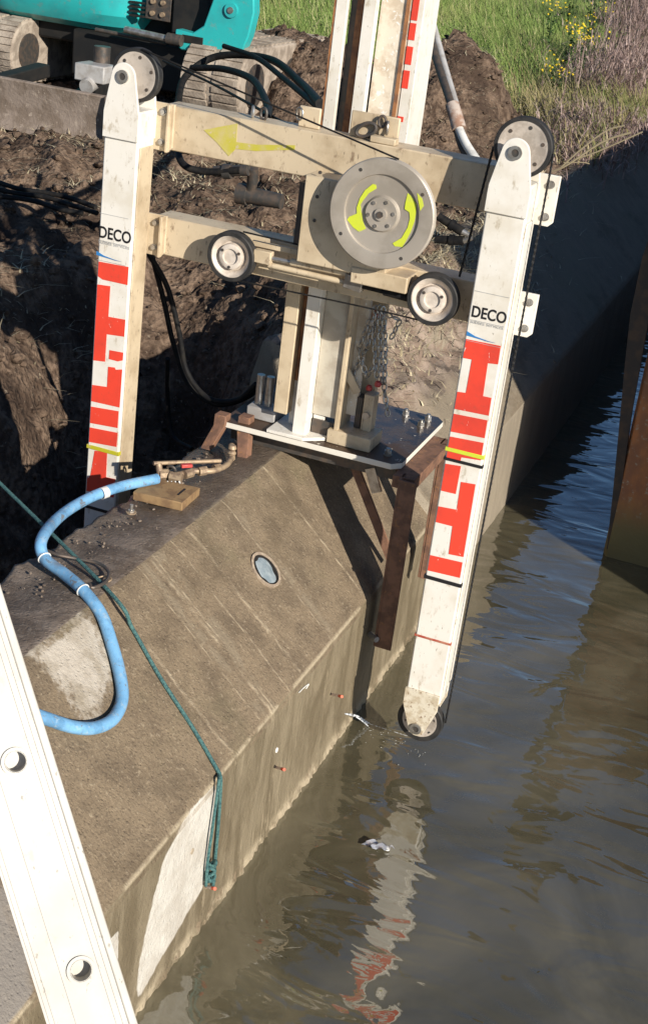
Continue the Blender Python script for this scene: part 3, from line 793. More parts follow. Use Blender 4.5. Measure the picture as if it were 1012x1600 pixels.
# clamps on the platform
c1 = MB().box(x0-.13, x0-.01, MY+.00, MY+.09, zf+.001, zf+.05).build('clamp_block', MGr, saw, bevel=.006)
for dx in (.03, .07):
    MB().cyl((x0-.13+dx, MY+.045, zf+.05), (x0-.13+dx, MY+.045, zf+.17), .016, n=20).build('clamp_bolt', MSt, c1)
c2 = MB().box(x0+.225, x0+.40, MY-.05, MY+.09, zf+.001, zf+.055).build('clamp_block', MC, saw, bevel=.004)
MB().box(x0+.30, x0+.325, MY+.03, MY+.08, zf+.055, zf+.18).build('clamp_post', MDk, c2, bevel=.003)
MB().box(x0+.33, x0+.37, MY+.02, MY+.08, zf+.055, zf+.20).build('clamp_arm', MC, c2, bevel=.003)
MB().cyl((x0+.35, MY+.019, zf+.12), (x0+.35, MY+.005, zf+.12), .014, n=14).build('clamp_bolt', MSt, c2)
MB().bar((x0+.24, MY+.0, zf+.30), (x0+.30, MY+.02, zf+.20), .02, .03).build('wedge_handle', MC, c2, bevel=.002)
MB().lathe([(.0001,0),(.011,.003),(.013,.012),(.009,.022),(.0001,.025)], (x0+.335, MY+.05, zf+.205), (0,0,1), 16).build('red_knob', MRd, c2)
# lifting bracket with shackle above the upper beam
bk = MB().box(aty(545,210,BY+.05).x, aty(622,210,BY+.05).x, BY+.05, BY+.062, zt+.001, zt+.085).build('lifting_bracket', MC, saw, bevel=.004)
c = aty(572, 203, BY+.035); MB().torus(c, (0,1,0), .036, .007, 24, 8, .55, (1,0,.5)).build('shackle_ring', MDk, bk)
c = aty(597, 190, BY+.035); MB().torus(c, (0,1,0), .018, .005, 20, 8, .7, (0,0,1)).build('shackle', MDk, bk)
MB().box(aty(580,215,BY+.02).x, aty(620,215,BY+.02).x, BY+.005, BY+.048, zt+.001, zt+.022).build('lug', MC, bk, bevel=.003)
c = aty(605, 200, BY+.03); MB().torus(c, (1,.3,0), .02, .005, 20, 8, .7, (0,0,1)).build('shackle', MSt, bk)
bk2 = MB().box(aty(466,185,BY+.05).x, aty(500,185,BY+.05).x, BY+.05, BY+.062, zt+.001, zt+.07).build('lifting_bracket', MC, saw, bevel=.004)
c = aty(468, 178, BY+.04); MB().torus(c, (.4,1,0), .02, .004, 20, 8, .7, (0,0,1)).build('shackle', MSt, bk2)
c = aty(412, 178, BY+.05); MB().torus(c, (.4,1,0), .02, .005, 20, 8, .7, (0,0,1)).build('shackle', MDk, saw)
c = aty(395, 176, BY+.05); MB().torus(c, (.9,.5,0), .02, .005, 20, 8, .7, (0,0,1)).build('shackle', MSt, saw)

# ------------------------------------------------------------------ chains hanging beside the column
chain = thing('lifting_chain', aty(585, 500, MY+.05), 'bunch of grey steel chain hanging beside the saw column', 'chain')
def links(b, pts, R_l=.015, r=.0032):
    P_ = [Vector(p) for p in pts]; k = 0
    for a, c in zip(P_, P_[1:]):
        n = max(1, int((c-a).length/(R_l*1.5)))
        for i in range(n):
            q = a+(c-a)*(i+.5)/n; d = (c-a).normalized(); ax = d.orthogonal() if k % 2 else d.cross(d.orthogonal())
            b.torus(q, ax, R_l, r, 12, 6, .6, d); k += 1
ym_ = MY+.06
paths = [[(586,478),(584,530),(588,590)], [(592,478),(594,540),(596,600)], [(598,480),(602,540),(600,610),(606,650)], [(577,500),(560,545),(572,590),(590,560)], [(588,480),(575,540),(558,570),(550,590)], [(600,490),(625,500),(610,530)]]
for q in paths:
    b = MB(); links(b, [aty(x, y, ym_-.06+.012*i) for i, (x, y) in enumerate(q)]); b.build('chain_strand', MSt, chain)
MB().lathe([(.0001,0),(.012,.004),(.014,.012),(.008,.022),(.0001,.024)], aty(590, 604, ym_-.06), (0,-.3,1), 14).build('red_tag', MRd, chain)
MB().box(*sum([(aty(583,480,ym_-.05).x, aty(598,480,ym_-.05).x)], ()), ym_-.05, ym_-.045, aty(590,490,ym_).z, aty(590,478,ym_).z).build('red_tag', MRd, chain)

# ------------------------------------------------------------------ hoses
def hose(pts, r, name, mat, label, cat, group=None, n=12):
    b = MB().tube(pts, r, n, 10); o = b.build(name, mat); return tag(o, label, cat, group)
def py3(*a): return [aty(*q) for q in a]
hose(py3((232,395,4.85),(262,450,4.95),(280,520,5.0),(292,580,5.02),(325,622,5.0),(370,625,4.98),(400,600,4.95)), .011, 'hydraulic_hose', MBk, 'front black hydraulic hose drooping below the left end of the lower beam', 'hose', 'hydraulic hoses')
hose(py3((238,400,4.9),(256,470,5.0),(272,540,5.05),(296,602,5.06),(340,632,5.04),(390,618,5.0),(412,590,4.98)), .011, 'hydraulic_hose', MBk, 'black hydraulic hose drooping just behind the front one, ending at the clamp bolts', 'hose', 'hydraulic hoses')
hose(py3((262,560,5.1),(262,620,5.2),(270,680,5.2),(300,702,5.1)), .010, 'hydraulic_hose', MBk, 'black hose loop hanging lowest in the dark trench', 'hose', 'hydraulic hoses')
hose(py3((277,165,9.3),(290,120,9.6),(340,88,9.8),(420,92,9.5),(470,130,8.5),(500,162,7.2)), .026, 'hydraulic_hose', MBk, 'thick black hose arching over the excavator track towards the mast', 'hose', 'hydraulic hoses')
hose(py3((300,106,9.0),(350,108,8.8),(395,125,8.3),(418,165,7.2),(415,185,5.5)), .022, 'hydraulic_hose', MBk, 'black hose bending down onto the upper beam beside the shackles', 'hose', 'hydraulic hoses')
hose(py3((278,165,6.6),(276,215,6.4),(285,255,6.2),(320,268,6.2),(375,266,6.2)), .017, 'hydraulic_hose', MBk, 'black hose looping under the upper beam near the left leg', 'hose', 'hydraulic hoses')
hose(py3((255,95,9.0),(330,130,8.4),(400,168,7.2),(440,190,6.0),(480,205,5.0)), .008, 'hydraulic_hose', MBk, 'thin black line crossing the excavator track to the beam', 'hose', 'hydraulic hoses')
hose(py3((350,72,9.6),(400,90,9.2),(440,120,8.6),(500,170,7.4)), .018, 'hydraulic_hose', MBk, 'black hose in front of the soil heap left of the mast', 'hose', 'hydraulic hoses')
for i, (a, c, lb) in enumerate((((-10, 282), (150, 322), 'upper'), ((-10, 292), (152, 330), 'middle'), ((-10, 304), (130, 332), 'lower'))):
    P_ = [atz(a[0]+(c[0]-a[0])*t, a[1]+(c[1]-a[1])*t+3*math.sin(t*7+i), 1.16) for t in (0, .25, .5, .75, 1)]
    hose(P_, .014, 'hydraulic_hose', MBk, lb+' of three black hoses lying on the soil left of the left leg', 'hose', 'hydraulic hoses')
# union fittings behind the beams
vf = thing('hose_coupling', aty(400, 300, 6.3), 'dark steel pipe coupling with elbow hanging between the two beams', 'coupling')
b = MB().cyl(aty(380,303,6.3), aty(440,315,6.3), .042, .036, 20); b.cyl(aty(372,302,6.3), aty(388,305,6.3), .05, n=20); b.build('pipe', MDk, vf)
MB().tube(py3((395,262,6.25),(394,285,6.28),(390,300,6.3)), .026, 14).build('elbow', MDk, vf)
MB().cyl(aty(335,268,6.22), aty(388,266,6.22), .026, n=16).build('pipe', MDk, vf)
MB().cyl(aty(350,268,6.22), aty(362,268,6.22), .036, n=16).build('collar', MDk, vf)
for lb, a, c, e in (('upper', (684,338), (722,362), (733,368)), ('lower', (680,374), (724,376), (737,372))):
    v = thing('hose_coupling', aty(*a, 6.2), lb+' black quick coupling behind the drive wheel above the straw', 'coupling', 'quick couplings')
    MB().cyl(aty(*a, 6.2), aty(*c, 6.2), .018, .022, 16).build('sleeve', MBk, v); MB().cyl(aty(*c, 6.2), aty(*e, 6.2), .014, .01, 14).build('nozzle', MSt, v)
    p = aty((a[0]+c[0])/2, (a[1]+c[1])/2, 6.2); d = (aty(*c, 6.2)-aty(*a, 6.2)).normalized(); MB().cyl(p, p+d*.02, .026, n=16).build('collar', MBk, v)

# blue water hose
tz = TZ+.02
bh = [atz(246,748,TZ+.05), atz(190,760,TZ+.05), atz(140,778,TZ+.04), atz(95,806,TZ+.05), atz(66,842,TZ+.07), atz(70,872,TZ+.035), atz(100,896,TZ+.025), atz(130,922,TZ+.02)]
def ch(px, py, h=.02): return chamfpt(px, py)+hn*h
bh += [ch(152,965), ch(168,1010), ch(181,1060), ch(184,1098), ch(170,1128), ch(142,1142), ch(108,1141), ch(66,1128), ch(20,1112)]
# push the points out so that the drawn line stays on the picture's line
bh = [p for p in bh]
hb = MB().tube(bh, .0185, 20, 10).build('water_hose', MHo); tag(hb, 'light blue water hose curling across the concrete wall', 'hose')
for i in (5, 7):
    p = bh[i]; d = (bh[i+1]-bh[i-1]).normalized(); MB().torus(p, d, .0200, .0022, 20, 6).build('cable_tie', MCh, hb)
p = bh[2]*.55+bh[1]*.45; d = (bh[2]-bh[1]).normalized(); MB().ring(p, d, .0188, .0205, -.012, .012, 20).build('tape_patch', MCh, hb)
# brass valve manifold
vm = thing('valve_manifold', atz(290, 742, TZ), 'muddy brass valve manifold with red lever at the end of the blue hose', 'valve')
zt_ = TZ+.03
def tzp(px, py, z=zt_): return atz(px, py, z)
MB().tube([tzp(252,738), tzp(275,742), tzp(300,736), tzp(330,736), tzp(352,728), tzp(362,716)], .011, 12).build('pipe', MBr, vm)
for a, c, r in (((248,742),(262,741),.021), ((266,744),(284,748),.019), ((288,742),(300,738),.017), ((310,737),(322,735),.017), ((334,732),(344,730),.015)):
    MB().cyl(tzp(*a), tzp(*c), r, n=8).build('fitting', MBr, vm)
MB().cyl(tzp(362,716), tzp(362,697), .013, n=12).build('valve_neck', MBr, vm); MB().lathe([(.0001,0),(.014,.002),(.017,.012),(.010,.020),(.016,.030),(.012,.042),(.0001,.045)], atz(362,712,TZ+.03), (0,0,1), 20).build('valve_knob', MBr, vm)
MB().cyl(tzp(240,724,TZ+.07), tzp(345,720,TZ+.055), .0075, n=10).build('lever', MBr, vm)
MB().bar(tzp(283,728,TZ+.075), tzp(300,727,TZ+.075), .018, .012).build('red_lever', MRd, vm, bevel=.002)
MB().torus(tzp(268,734,TZ+.05), (0,1,.3), .016, .005, 20, 8).build('clip', MDk, vm)
MB().cyl(tzp(248,724,TZ+.07), tzp(250,742,TZ+.03), .012, n=10).build('fitting', MBr, vm)
for i in range(4): MB().tube([tzp(262+i*6,752,TZ+.03), tzp(262+i*7,762,TZ+.015), tzp(265+i*7,768,TZ+.01)], .003, 6).build('wire_tie', MCh, vm)
# timber block
a, c, d = atz(208, 768, TZ+.03), atz(285, 786, TZ+.03), atz(313, 762, TZ+.03)
e = a+(d-c)
wb = MB().ext([a, c, d, e], (0,0,-.032)).build('timber_block', MWd, bevel=.003); tag(wb, 'flat square timber block under the valve manifold on the wall top', 'timber')
m_ = (a+c+d+e)/4+(d-c)*.05+(c-a)*.28; MB().bar(m_+(d-c)*-.2+Vector((0,0,.0008)), m_+(d-c)*.2+Vector((0,0,.0008)), .007, .0012).build('slot', MBk2, wb)
# anchor bolt + wire loop on top
ab = thing('anchor_bolt', atz(205, 803, TZ), 'short pale anchor bolt sticking up from the wall top', 'bolt')
p = atz(205, 803, TZ-.005); MB().cyl(p, p+Vector((0,0,.035)), .0065, n=12).build('shank', MSt, ab); MB().lathe([(.018,0),(.018,.004)], p+Vector((0,0,.004)), (0,0,1), 20).build('washer', MBr, ab)
MB().lathe([(.011,.004),(.011,.012)], p+Vector((0,0,.004)), (0,0,1), 6).build('nut', MSt, ab)
lw = [atz(64,862,TZ+.03), atz(90,872,TZ+.03), atz(120,878,TZ+.02), atz(155,886,TZ+.015), atz(170,900,TZ+.01), atz(165,915,TZ+.01), atz(145,924,TZ+.012), atz(140,918,TZ+.012)]
wl = MB().tube([q+Vector((0,0,.012)) for q in lw], .0055, 8).build('wire_loop', MDk); tag(wl, 'loop of thin grey wire rope lying on the wall top under the green rope', 'wire rope')
MB().torus(atz(163, 905, TZ+.012), (0,0,1), .022, .003, 22, 6, .8).build('thimble', MBr, wl)
MB().torus(lw[0]+Vector((0,0,0)), (1,.3,.3), .022, .0022, 20, 6).build('wire_eye', MSt, wl)

# green rope
rp = thing('mooring_rope', atx(335, 1390, WX), 'thin dark green rope stretched over the wall and knotted to an iron pin', 'rope')
r0 = aty(-20, 735, 3.75); r1 = ch(165, 925, .012); 
pts = [r0, (r0*.5+r1*.5)+Vector((0,0,.002)), r1, ch(248, 1060, .010), ch(300,1140,.008), ch(341, 1214, .008)+Vector((.004,0,0))]
pts = [r0, r1, ch(205,985,.008), ch(248, 1060, .007), ch(300,1140,.006), ch(341, 1212, .008)]
MB().tube(pts, .0062, 8, 10).build('rope_line', MRp, rp)
vx_ = lambda px, py, o=.010: atx(px, py, WX+o)
MB().tube([ch(341, 1212, .008), vx_(345,1225), vx_(341,1290), vx_(336,1345), vx_(333,1385)], .0055, 8).build('rope_tail', MRp, rp)
MB().tube([ch(339, 1212, .008), vx_(341,1228,.014), vx_(331,1300,.014), vx_(324,1350,.014), vx_(322,1384,.014)], .005, 8).build('rope_tail', MRp, rp)
kc = vx_(330, 1362, .018)
MB().tube([kc+Vector((math.cos(t*1.3)*.011, math.sin(t*1.3)*.015*(1+.3*math.sin(t)), .028-t*.0032+.006*math.sin(t*2.1))) for t in [q*.6 for q in range(36)]], .0052, 8, 4).build('knot', MRp, rp)

# iron pins in the vertical face
pin0 = None
for i, (a, c, lb) in enumerate((((514,1084),(541,1090),'copper pin with orange tip poking from the wall just left of the rusty post'), ((428,1198),(453,1205),'copper pin poking from the middle of the wall face below the round hole'), ((318,1384),(345,1391),'pin holding the green rope knot low on the wall'))):
    p = vx_(*a, -.01); d = (vx_(c[0], c[1], .08)-p).normalized(); L = .098
    q = thing('wall_pin', p, lb, 'pin', 'iron pins in the wall face')
    MB().cyl(p, p+d*L*.78, .005, n=12).build('shank', MCo, q); MB().cyl(p+d*L*.78, p+d*L, .0055, n=12).build('tip', MOr, q)
    MB().torus(p+Vector((.009,0,0)), (1,0,0), .006, .003, 16, 6).build('collar', MBr, q)
b = MB().tube([vx_(467,1082,.003), vx_(474,1075,.003), vx_(482,1069,.003), vx_(478,1076,.003)], .0022, 6)
tag(b.build('paint_fleck', MCh), 'small white paint fleck at the arris near the round hole', 'paint mark')

# ------------------------------------------------------------------ water jets and floating litter
def mspray():
    m = Mat('spray'); m.set('Base Color', (.85,.88,.92)); m.set('Roughness', .2); m.set('Alpha', m.noise(130, 3).ss(.42, .62)*.75); return m.m
p, q_ = vx_(538, 1115, .0), atz(577, 1131, .01)
b = MB(); 
for i in range(5):
    o_ = Vector((random.uniform(-.006,.006), random.uniform(-.006,.006), random.uniform(-.003,.006)))
    b.tube([p, (p+q_)/2+o_+Vector((0,0,.012)), q_+o_*2], .0028, 6)
b.tube([q_, atz(605,1140,.02), atz(636,1150,.03)], .0013, 5)
tag(b.build('water_jet', mspray()), 'thin white jet of water running from the wall into the pool', 'water jet')
b = MB()
for i in range(34):
    t = random.random(); x, y = 560+t*110+random.gauss(0, 8), 1125+t*50+abs(random.gauss(0, 14))
    c = atz(x, y, .002); b.lathe([(.0001,0), (random.uniform(.001,.0024), .0012), (.0001,.0022)], c, (0,0,1), 6)
o = b.build('foam_bubbles', MCh); tag(o, 'scattered tiny bubbles on the water below the jet', 'bubbles', kind='stuff')
lt = thing('floating_litter', atz(590, 1326, 0), 'crumpled silver wrapper floating on the water', 'litter')
b = MB(); c = atz(590, 1325, .004); vs = []
for i in range(7):
    for j in range(5):
        vs.append(c+Vector(((i-3)*.014+random.uniform(-.004,.004)+(j-2)*.006, (j-2)*.011*(1-.1*abs(i-3)), .004+random.uniform(0, .016))))
b.add(vs, [(i*5+j, (i+1)*5+j, (i+1)*5+j+1, i*5+j+1) for i in range(6) for j in range(4)])
b.build('wrapper', MFo, lt); MB().lathe([(.0001,0),(.010,.003),(.011,.01),(.0001,.013)], atz(604, 1328, .002), (0,0,1), 14).build('white_end', MCh, lt)

# ------------------------------------------------------------------ ladder in the foreground
LDZ = 1.8
def dp(px, py, d): r = ray(px, py); return CAM+r*(d/F)
A, B = dp(-82, 848, LDZ), dp(25, 1190, LDZ)
C2 = dp(127, 1516, LDZ*1.0)
dirv = (C2-B).normalized(); pitch = (C2-B).length
nrm = (CAM-B).normalized(); side = dirv.cross(nrm).normalized(); nrm = side.cross(dirv).normalized()
if nrm.dot(CAM-B) < 0: nrm = -nrm
rdir = side if side.x > 0 else -side      # towards the right of the stile's face
ld = thing('ladder', B+dirv*2.2, 'aluminium ladder with round rung ends leaning across the lower left corner', 'ladder')
def stile(o, name):
    # channel section: face plate with holes towards us, flanges behind
    b = MB(); n = 32; hr = .0145; wl_, wr_ = .060, .036
    ks = range(-3, 6); L0, L1 = -3.5, 5.5
    # face built in cells around each hole
    for k in ks:
        cc = o+dirv*pitch*k
        ring = []; outer = []
        for i in range(n):
            t = 2*math.pi*i/n; c_, s_ = math.cos(t), math.sin(t)
            ring.append(cc+(dirv*c_+rdir*s_)*hr)
            hx, hy = pitch/2, (wr_ if s_ > 0 else wl_); q = min(hx/max(abs(c_), 1e-6), hy/max(abs(s_), 1e-6))
            outer.append(cc+dirv*c_*q+rdir*s_*q)
        # snap corners
        for sx in (-1, 1):
            for sy in (-1, 1):
                w2 = wr_ if sy > 0 else wl_
                tc = math.atan2(sy*w2, sx*pitch/2) % (2*math.pi); i = int(round(tc/(2*math.pi)*n)) % n
                outer[i] = cc+dirv*sx*pitch/2+rdir*sy*w2
        base = len(b.v); b.v += ring+outer
        for i in range(n): j = (i+1) % n; b.f.append((base+i, base+j, base+n+j, base+n+i))
    a, c = o+dirv*pitch*(ks[0]-.5), o+dirv*pitch*(ks[-1]+.5)
    for s_ in (-1, 1):
        w2 = wr_ if s_ > 0 else wl_; e0 = rdir*s_*w2; t_ = .003; dpt = .028
        b.add([a+e0, c+e0, c+e0-nrm*dpt, a+e0-nrm*dpt, a+e0-rdir*s_*t_-nrm*.003, c+e0-rdir*s_*t_-nrm*.003, c+e0-rdir*s_*t_-nrm*dpt, a+e0-rdir*s_*t_-nrm*dpt],
              [(0,1,2,3),(4,7,6,5),(3,2,6,7)])
    ob = b.build(name, MAl, ld, angle=30, fix=False)
    w2 = .05
    for s_ in (.62, -.98, -1.1, -.5, .45):
        MB().bar(a+rdir*s_*w2+nrm*.0006, c+rdir*s_*w2+nrm*.0006, .0022 if abs(s_) > .5 else .0012, .0016, nrm).build('ridge', MAl, ob)
    # raised lip along the right edge
    MB().bar(a+rdir*(wr_+.006)-nrm*.004, c+rdir*(wr_+.006)-nrm*.004, .011, .008, nrm).build('edge_lip', MAl, ob, bevel=.002)
    return ob
st = stile(B, 'stile'); st2 = stile(B-nrm*.40, 'stile')
for k in range(-3, 6):
    cc = B+dirv*pitch*k
    b = MB(); b._ring(cc, -nrm, .0130, .0144, -.003, .445, 28)
    b.build('rung', MAl, ld)
    MB()._ring(cc+nrm*.0015, nrm, .0128, .0185, -.0008, .0025, 28) if False else None
    MB().lathe([(.0001, -.021), (.0131, -.0215)], cc, nrm, 24).build('rung_light_disc', MAl, ld)  # added disc that catches sun and shadow inside the open rung end
    MB().ring(cc, nrm, .0135, .0185, .0006, .0030, 28).build('rung_end', MAl, ld)

# ------------------------------------------------------------------ excavator
ex = thing('mini_excavator', (-5.7, 11.2, 1.1), 'turquoise mini excavator with muddy blade and tracks behind the left leg', 'excavator')
GZ = 1.12
bp0, bp1 = atz(-150, 165, GZ), atz(160, 226, GZ)
by = bp1.y; bx1 = bp1.x; bx0 = bx1-1.75
zt_b = aty(160, 152, by).z
b = MB(); prof = [(by+.0, GZ-.03), (by+.05, GZ+.05), (by+.06, (GZ+zt_b)/2), (by+.02, zt_b), (by+.05, zt_b+.01), (by+.10, (GZ+zt_b)/2), (by+.09, GZ-.03)]
b.ext([(bx0, y, z) for y, z in prof], (bx1-bx0, 0, 0)); blade = b.build('dozer_blade', MBl, ex, bevel=.006)
MB().box(bx1+.001, bx1+.015, by-.01, by+.12, GZ-.03, zt_b+.01).build('end_plate', MDk, blade, bevel=.003)
for dx in (.30, .62, .95):
    MB().ext([(bx1-dx, by+.10, zt_b-.02), (bx1-dx, by+.38, GZ+.12), (bx1-dx, by+.10, GZ)], (.012,0,0)).build('gusset', MGr, blade)
MB().bar((bx1-.45, by+.1, GZ+.14), (bx1-.55, by+1.1, GZ+.25), .12, .1).build('blade_arm', MUd, ex, bevel=.01); MB().bar((bx1-1.25, by+.1, GZ+.14), (bx1-1.15, by+1.1, GZ+.25), .12, .1).build('blade_arm', MUd, ex, bevel=.01)
p = aty(138, 140, by+.25)
mt = MB().box(p.x-.12, p.x+.12, by+.25, by+.45, p.z+.05, p.z+.17).build('cylinder_guard', MGr, ex, bevel=.01)
MB().cyl((p.x, by+.22, p.z+.02), (p.x, by+.5, p.z+.10), .055, n=20).build('blade_cylinder', MGr, ex)
MB().cyl((p.x-.02, by+.46, p.z+.15), (p.x-.02, by+.46, p.z+.28), .06, n=16).build('pipe_cap', MDk, mt)
# tracks
def track(xc, y0, y1, wd, r):
    n = 14; pts = []
    for k in range(n+1): t = math.pi/2+math.pi*k/n; pts.append((y0+r+math.cos(t)*r, GZ+r+math.sin(t)*r))
    for k in range(n+1): t = -math.pi/2+math.pi*k/n; pts.append((y1-r+math.cos(t)*r, GZ+r+math.sin(t)*r))
    tr = MB().ext([(xc-wd/2, y, z) for y, z in pts], (wd, 0, 0)).build('track', MTk, ex, bevel=.015)
    b = MB(); P_ = [Vector((xc, y, z)) for y, z in pts]+[Vector((xc, pts[0][0], pts[0][1]))]
    for a, c in zip(P_, P_[1:]):
        m = max(1, int(round((c-a).length/.095)))
        for k in range(m):
            q = a+(c-a)*(k+.5)/m; d = (c-a).normalized(); o_ = Vector((1,0,0)).cross(d)
            cen = Vector((xc, (y0+y1)/2, GZ+r)); 
            if o_.dot(q-cen) < 0: o_ = -o_
            for s_ in (-1, 1): b.bar(q+Vector((s_*wd*.05, 0, 0)), q+Vector((s_*wd*.47, 0, 0)), .045, .028, o_)
    b.build('track_lugs', MTk, tr)
    for s_ in (-1, 1):
        for yy in (y0+r, (y0+y1)/2, y1-r): MB().cyl((xc+s_*(wd/2-.01), yy, GZ+r), (xc+s_*(wd/2+.012), yy, GZ+r), r*.6, n=24).build('roller', MDk, tr)
tp = atz(330, 188, GZ)
track(tp.x+.0, tp.y-.1, tp.y+2.0, .52, .29); track(tp.x-2.0, tp.y-.1, tp.y+2.0, .42, .25)
MB().box(tp.x-1.38, tp.x-.28, tp.y+.15, tp.y+1.9, GZ+.13, GZ+.50).build('undercarriage', MUd, ex, bevel=.02)
MB().cyl((tp.x-.78, tp.y+.8, GZ+.5), (tp.x-.78, tp.y+.8, GZ+.66), .42, n=40).build('slew_ring', MUd, ex)
# upper body: rounded counterweight profile lofted
ub_y = tp.y+.05
def body():
    b = MB(); n = 40; zz = [(0, .80), (.05, .90), (.14, .97), (.30, 1.0), (.62, .985), (.9, .93), (1.0, .88)]
    c = aty(60, 30, ub_y); x1 = aty(238, 40, ub_y+.2).x; x0_ = x1-1.75
    zb0 = aty(190, 58, ub_y).z
    cx_, cy_ = (x0_+x1)/2, ub_y+.85
    rings = []
    for h, s_ in zz:
        R0, R1 = (x1-x0_)/2*s_, .85*s_
        for k in range(n):
            t = 2*math.pi*k/n; c_, q = math.cos(t), math.sin(t); e_ = .42
            b.v.append(Vector((cx_+R0*math.copysign(abs(c_)**e_, c_), cy_+R1*math.copysign(abs(q)**(.62), q), zb0+h)))
    for i in range(len(zz)-1):
        for k in range(n): b.f.append((i*n+k, i*n+(k+1)%n, (i+1)*n+(k+1)%n, (i+1)*n+k))
    b.f.append(tuple(range(n-1,-1,-1))); b.f.append(tuple((len(zz)-1)*n+k for k in range(n)))
    return b, x0_, x1, zb0, cx_, cy_
b, X0, X1, ZB, CXb, CYb = body()
bd = b.build('body', MTq, ex, angle=25)
MB().box(X0+.1, X1+.1, CYb-.60, CYb+.65, ZB-.14, ZB+.02).build('deck_frame', MUd, ex, bevel=.02)
cb = MB().box(CXb-.75, CXb+.1, CYb-.5, CYb+.6, ZB+1.02, ZB+2.0).build('cab', MUd, ex, bevel=.05)
MB().box(CXb-.72, CXb+.12, CYb-.515, CYb-.502, ZB+1.1, ZB+1.9).build('cab_window', simple('dark_glass', (.03,.04,.05), rough=.1), cb)
for k in range(4):
    p = aty(204+0*k, 2+k*7, ub_y+.12); MB().bar(p, p+Vector((.12,0,0)), .05, .014).build('vent_slot', MUd, bd)
p = aty(250, 12, ub_y+.15); pn = MB().box(p.x-.13, p.x+.10, ub_y+.15, ub_y+.2, p.z-.10, p.z+.3).build('port_panel', MDk, ex, bevel=.006)
for i in range(2):
    for j in range(3):
        q = Vector((p.x-.06+i*.09, ub_y+.15, p.z-.05+j*.09)); MB().cyl(q, q-Vector((0,.02,0)), .02, n=14).build('port', MBr, pn)
# swing bracket and boom foot in turquoise
sw_y = ub_y+.0
def xz(px, py, y=sw_y): return aty(px, py, y)
br = MB()
out = [(396,-60),(397,20),(388,58),(378,80),(330,85),(282,78),(272,66),(274,45),(300,52),(318,40),(332,0),(335,-60)]
br.ext([xz(x, y) for x, y in out], (0, .12, 0)); brk = br.build('boom_bracket', MTq, ex, bevel=.012)
MB().cyl(xz(362,16)-Vector((0,.02,0)), xz(362,16)+Vector((0,.14,0)), .055, n=24).build('pivot_pin', MTq, brk)
MB().cyl(xz(362,16)-Vector((0,.03,0)), xz(362,16)-Vector((0,.018,0)), .025, n=16).build('pin_head', MSt, brk)
MB().box(xz(285,60).x, xz(318,60).x, sw_y-.01, sw_y-.001, xz(300,68).z, xz(300,56).z).build('bracket_recess', MUd, brk, bevel=.004)
bp = [xz(335,-60,sw_y+.3), xz(270,20,sw_y+.3)]
MB().box(xz(262,-60).x, xz(322,-60).x, sw_y+.13, sw_y+.45, xz(300,62).z, xz(300,-60).z).build('swing_post', MUd, ex, bevel=.02)
MB().cyl(xz(196,46,sw_y-.05), xz(268,62,sw_y-.05), .028, n=18).build('swing_cylinder', MSt, ex); MB().cyl(xz(262,60,sw_y-.05), xz(284,64,sw_y-.05), .045, n=18).build('cylinder_end', MDk, ex)
MB().cyl(xz(150,46,sw_y-.0), xz(260,68,sw_y-.0), .016, n=12).build('hydraulic_pipe', MDk, ex)
MB().bar(xz(365,-20,sw_y+.06), xz(500,-620,sw_y-.2), .18, .25).build('boom', MTq, ex, bevel=.02)

# ------------------------------------------------------------------ leaning suction pipe behind the mast
sc = thing('suction_pipe', atz(745, 250, 1.1), 'grey double pipe with brown taped joint leaning past the soil heap', 'pipe')
yy = 9.6
for o_, w_ in ((0, .030), (9, .022)):
    MB().tube([aty(652+o_, -20, yy), aty(680+o_, 85, yy-.3), aty(706+o_*.7, 165, yy-.6)], w_, 14).build('pipe', MGr if o_ else MDk, sc)
MB().tube([aty(706,165,yy-.6), aty(711,180,yy-.65), aty(717,202,yy-.7)], .046, 16).build('taped_joint', MSn, sc)
MB().tube([aty(716,200,yy-.7), aty(728,226,yy-.8), aty(748,256,yy-.9)], .028, 14).build('hose_end', MCh, sc)
MB().tube([aty(712,200,yy-.68), aty(720,228,yy-.75), aty(733,252,yy-.8)], .022, 14).build('hose_end', MDk, sc)

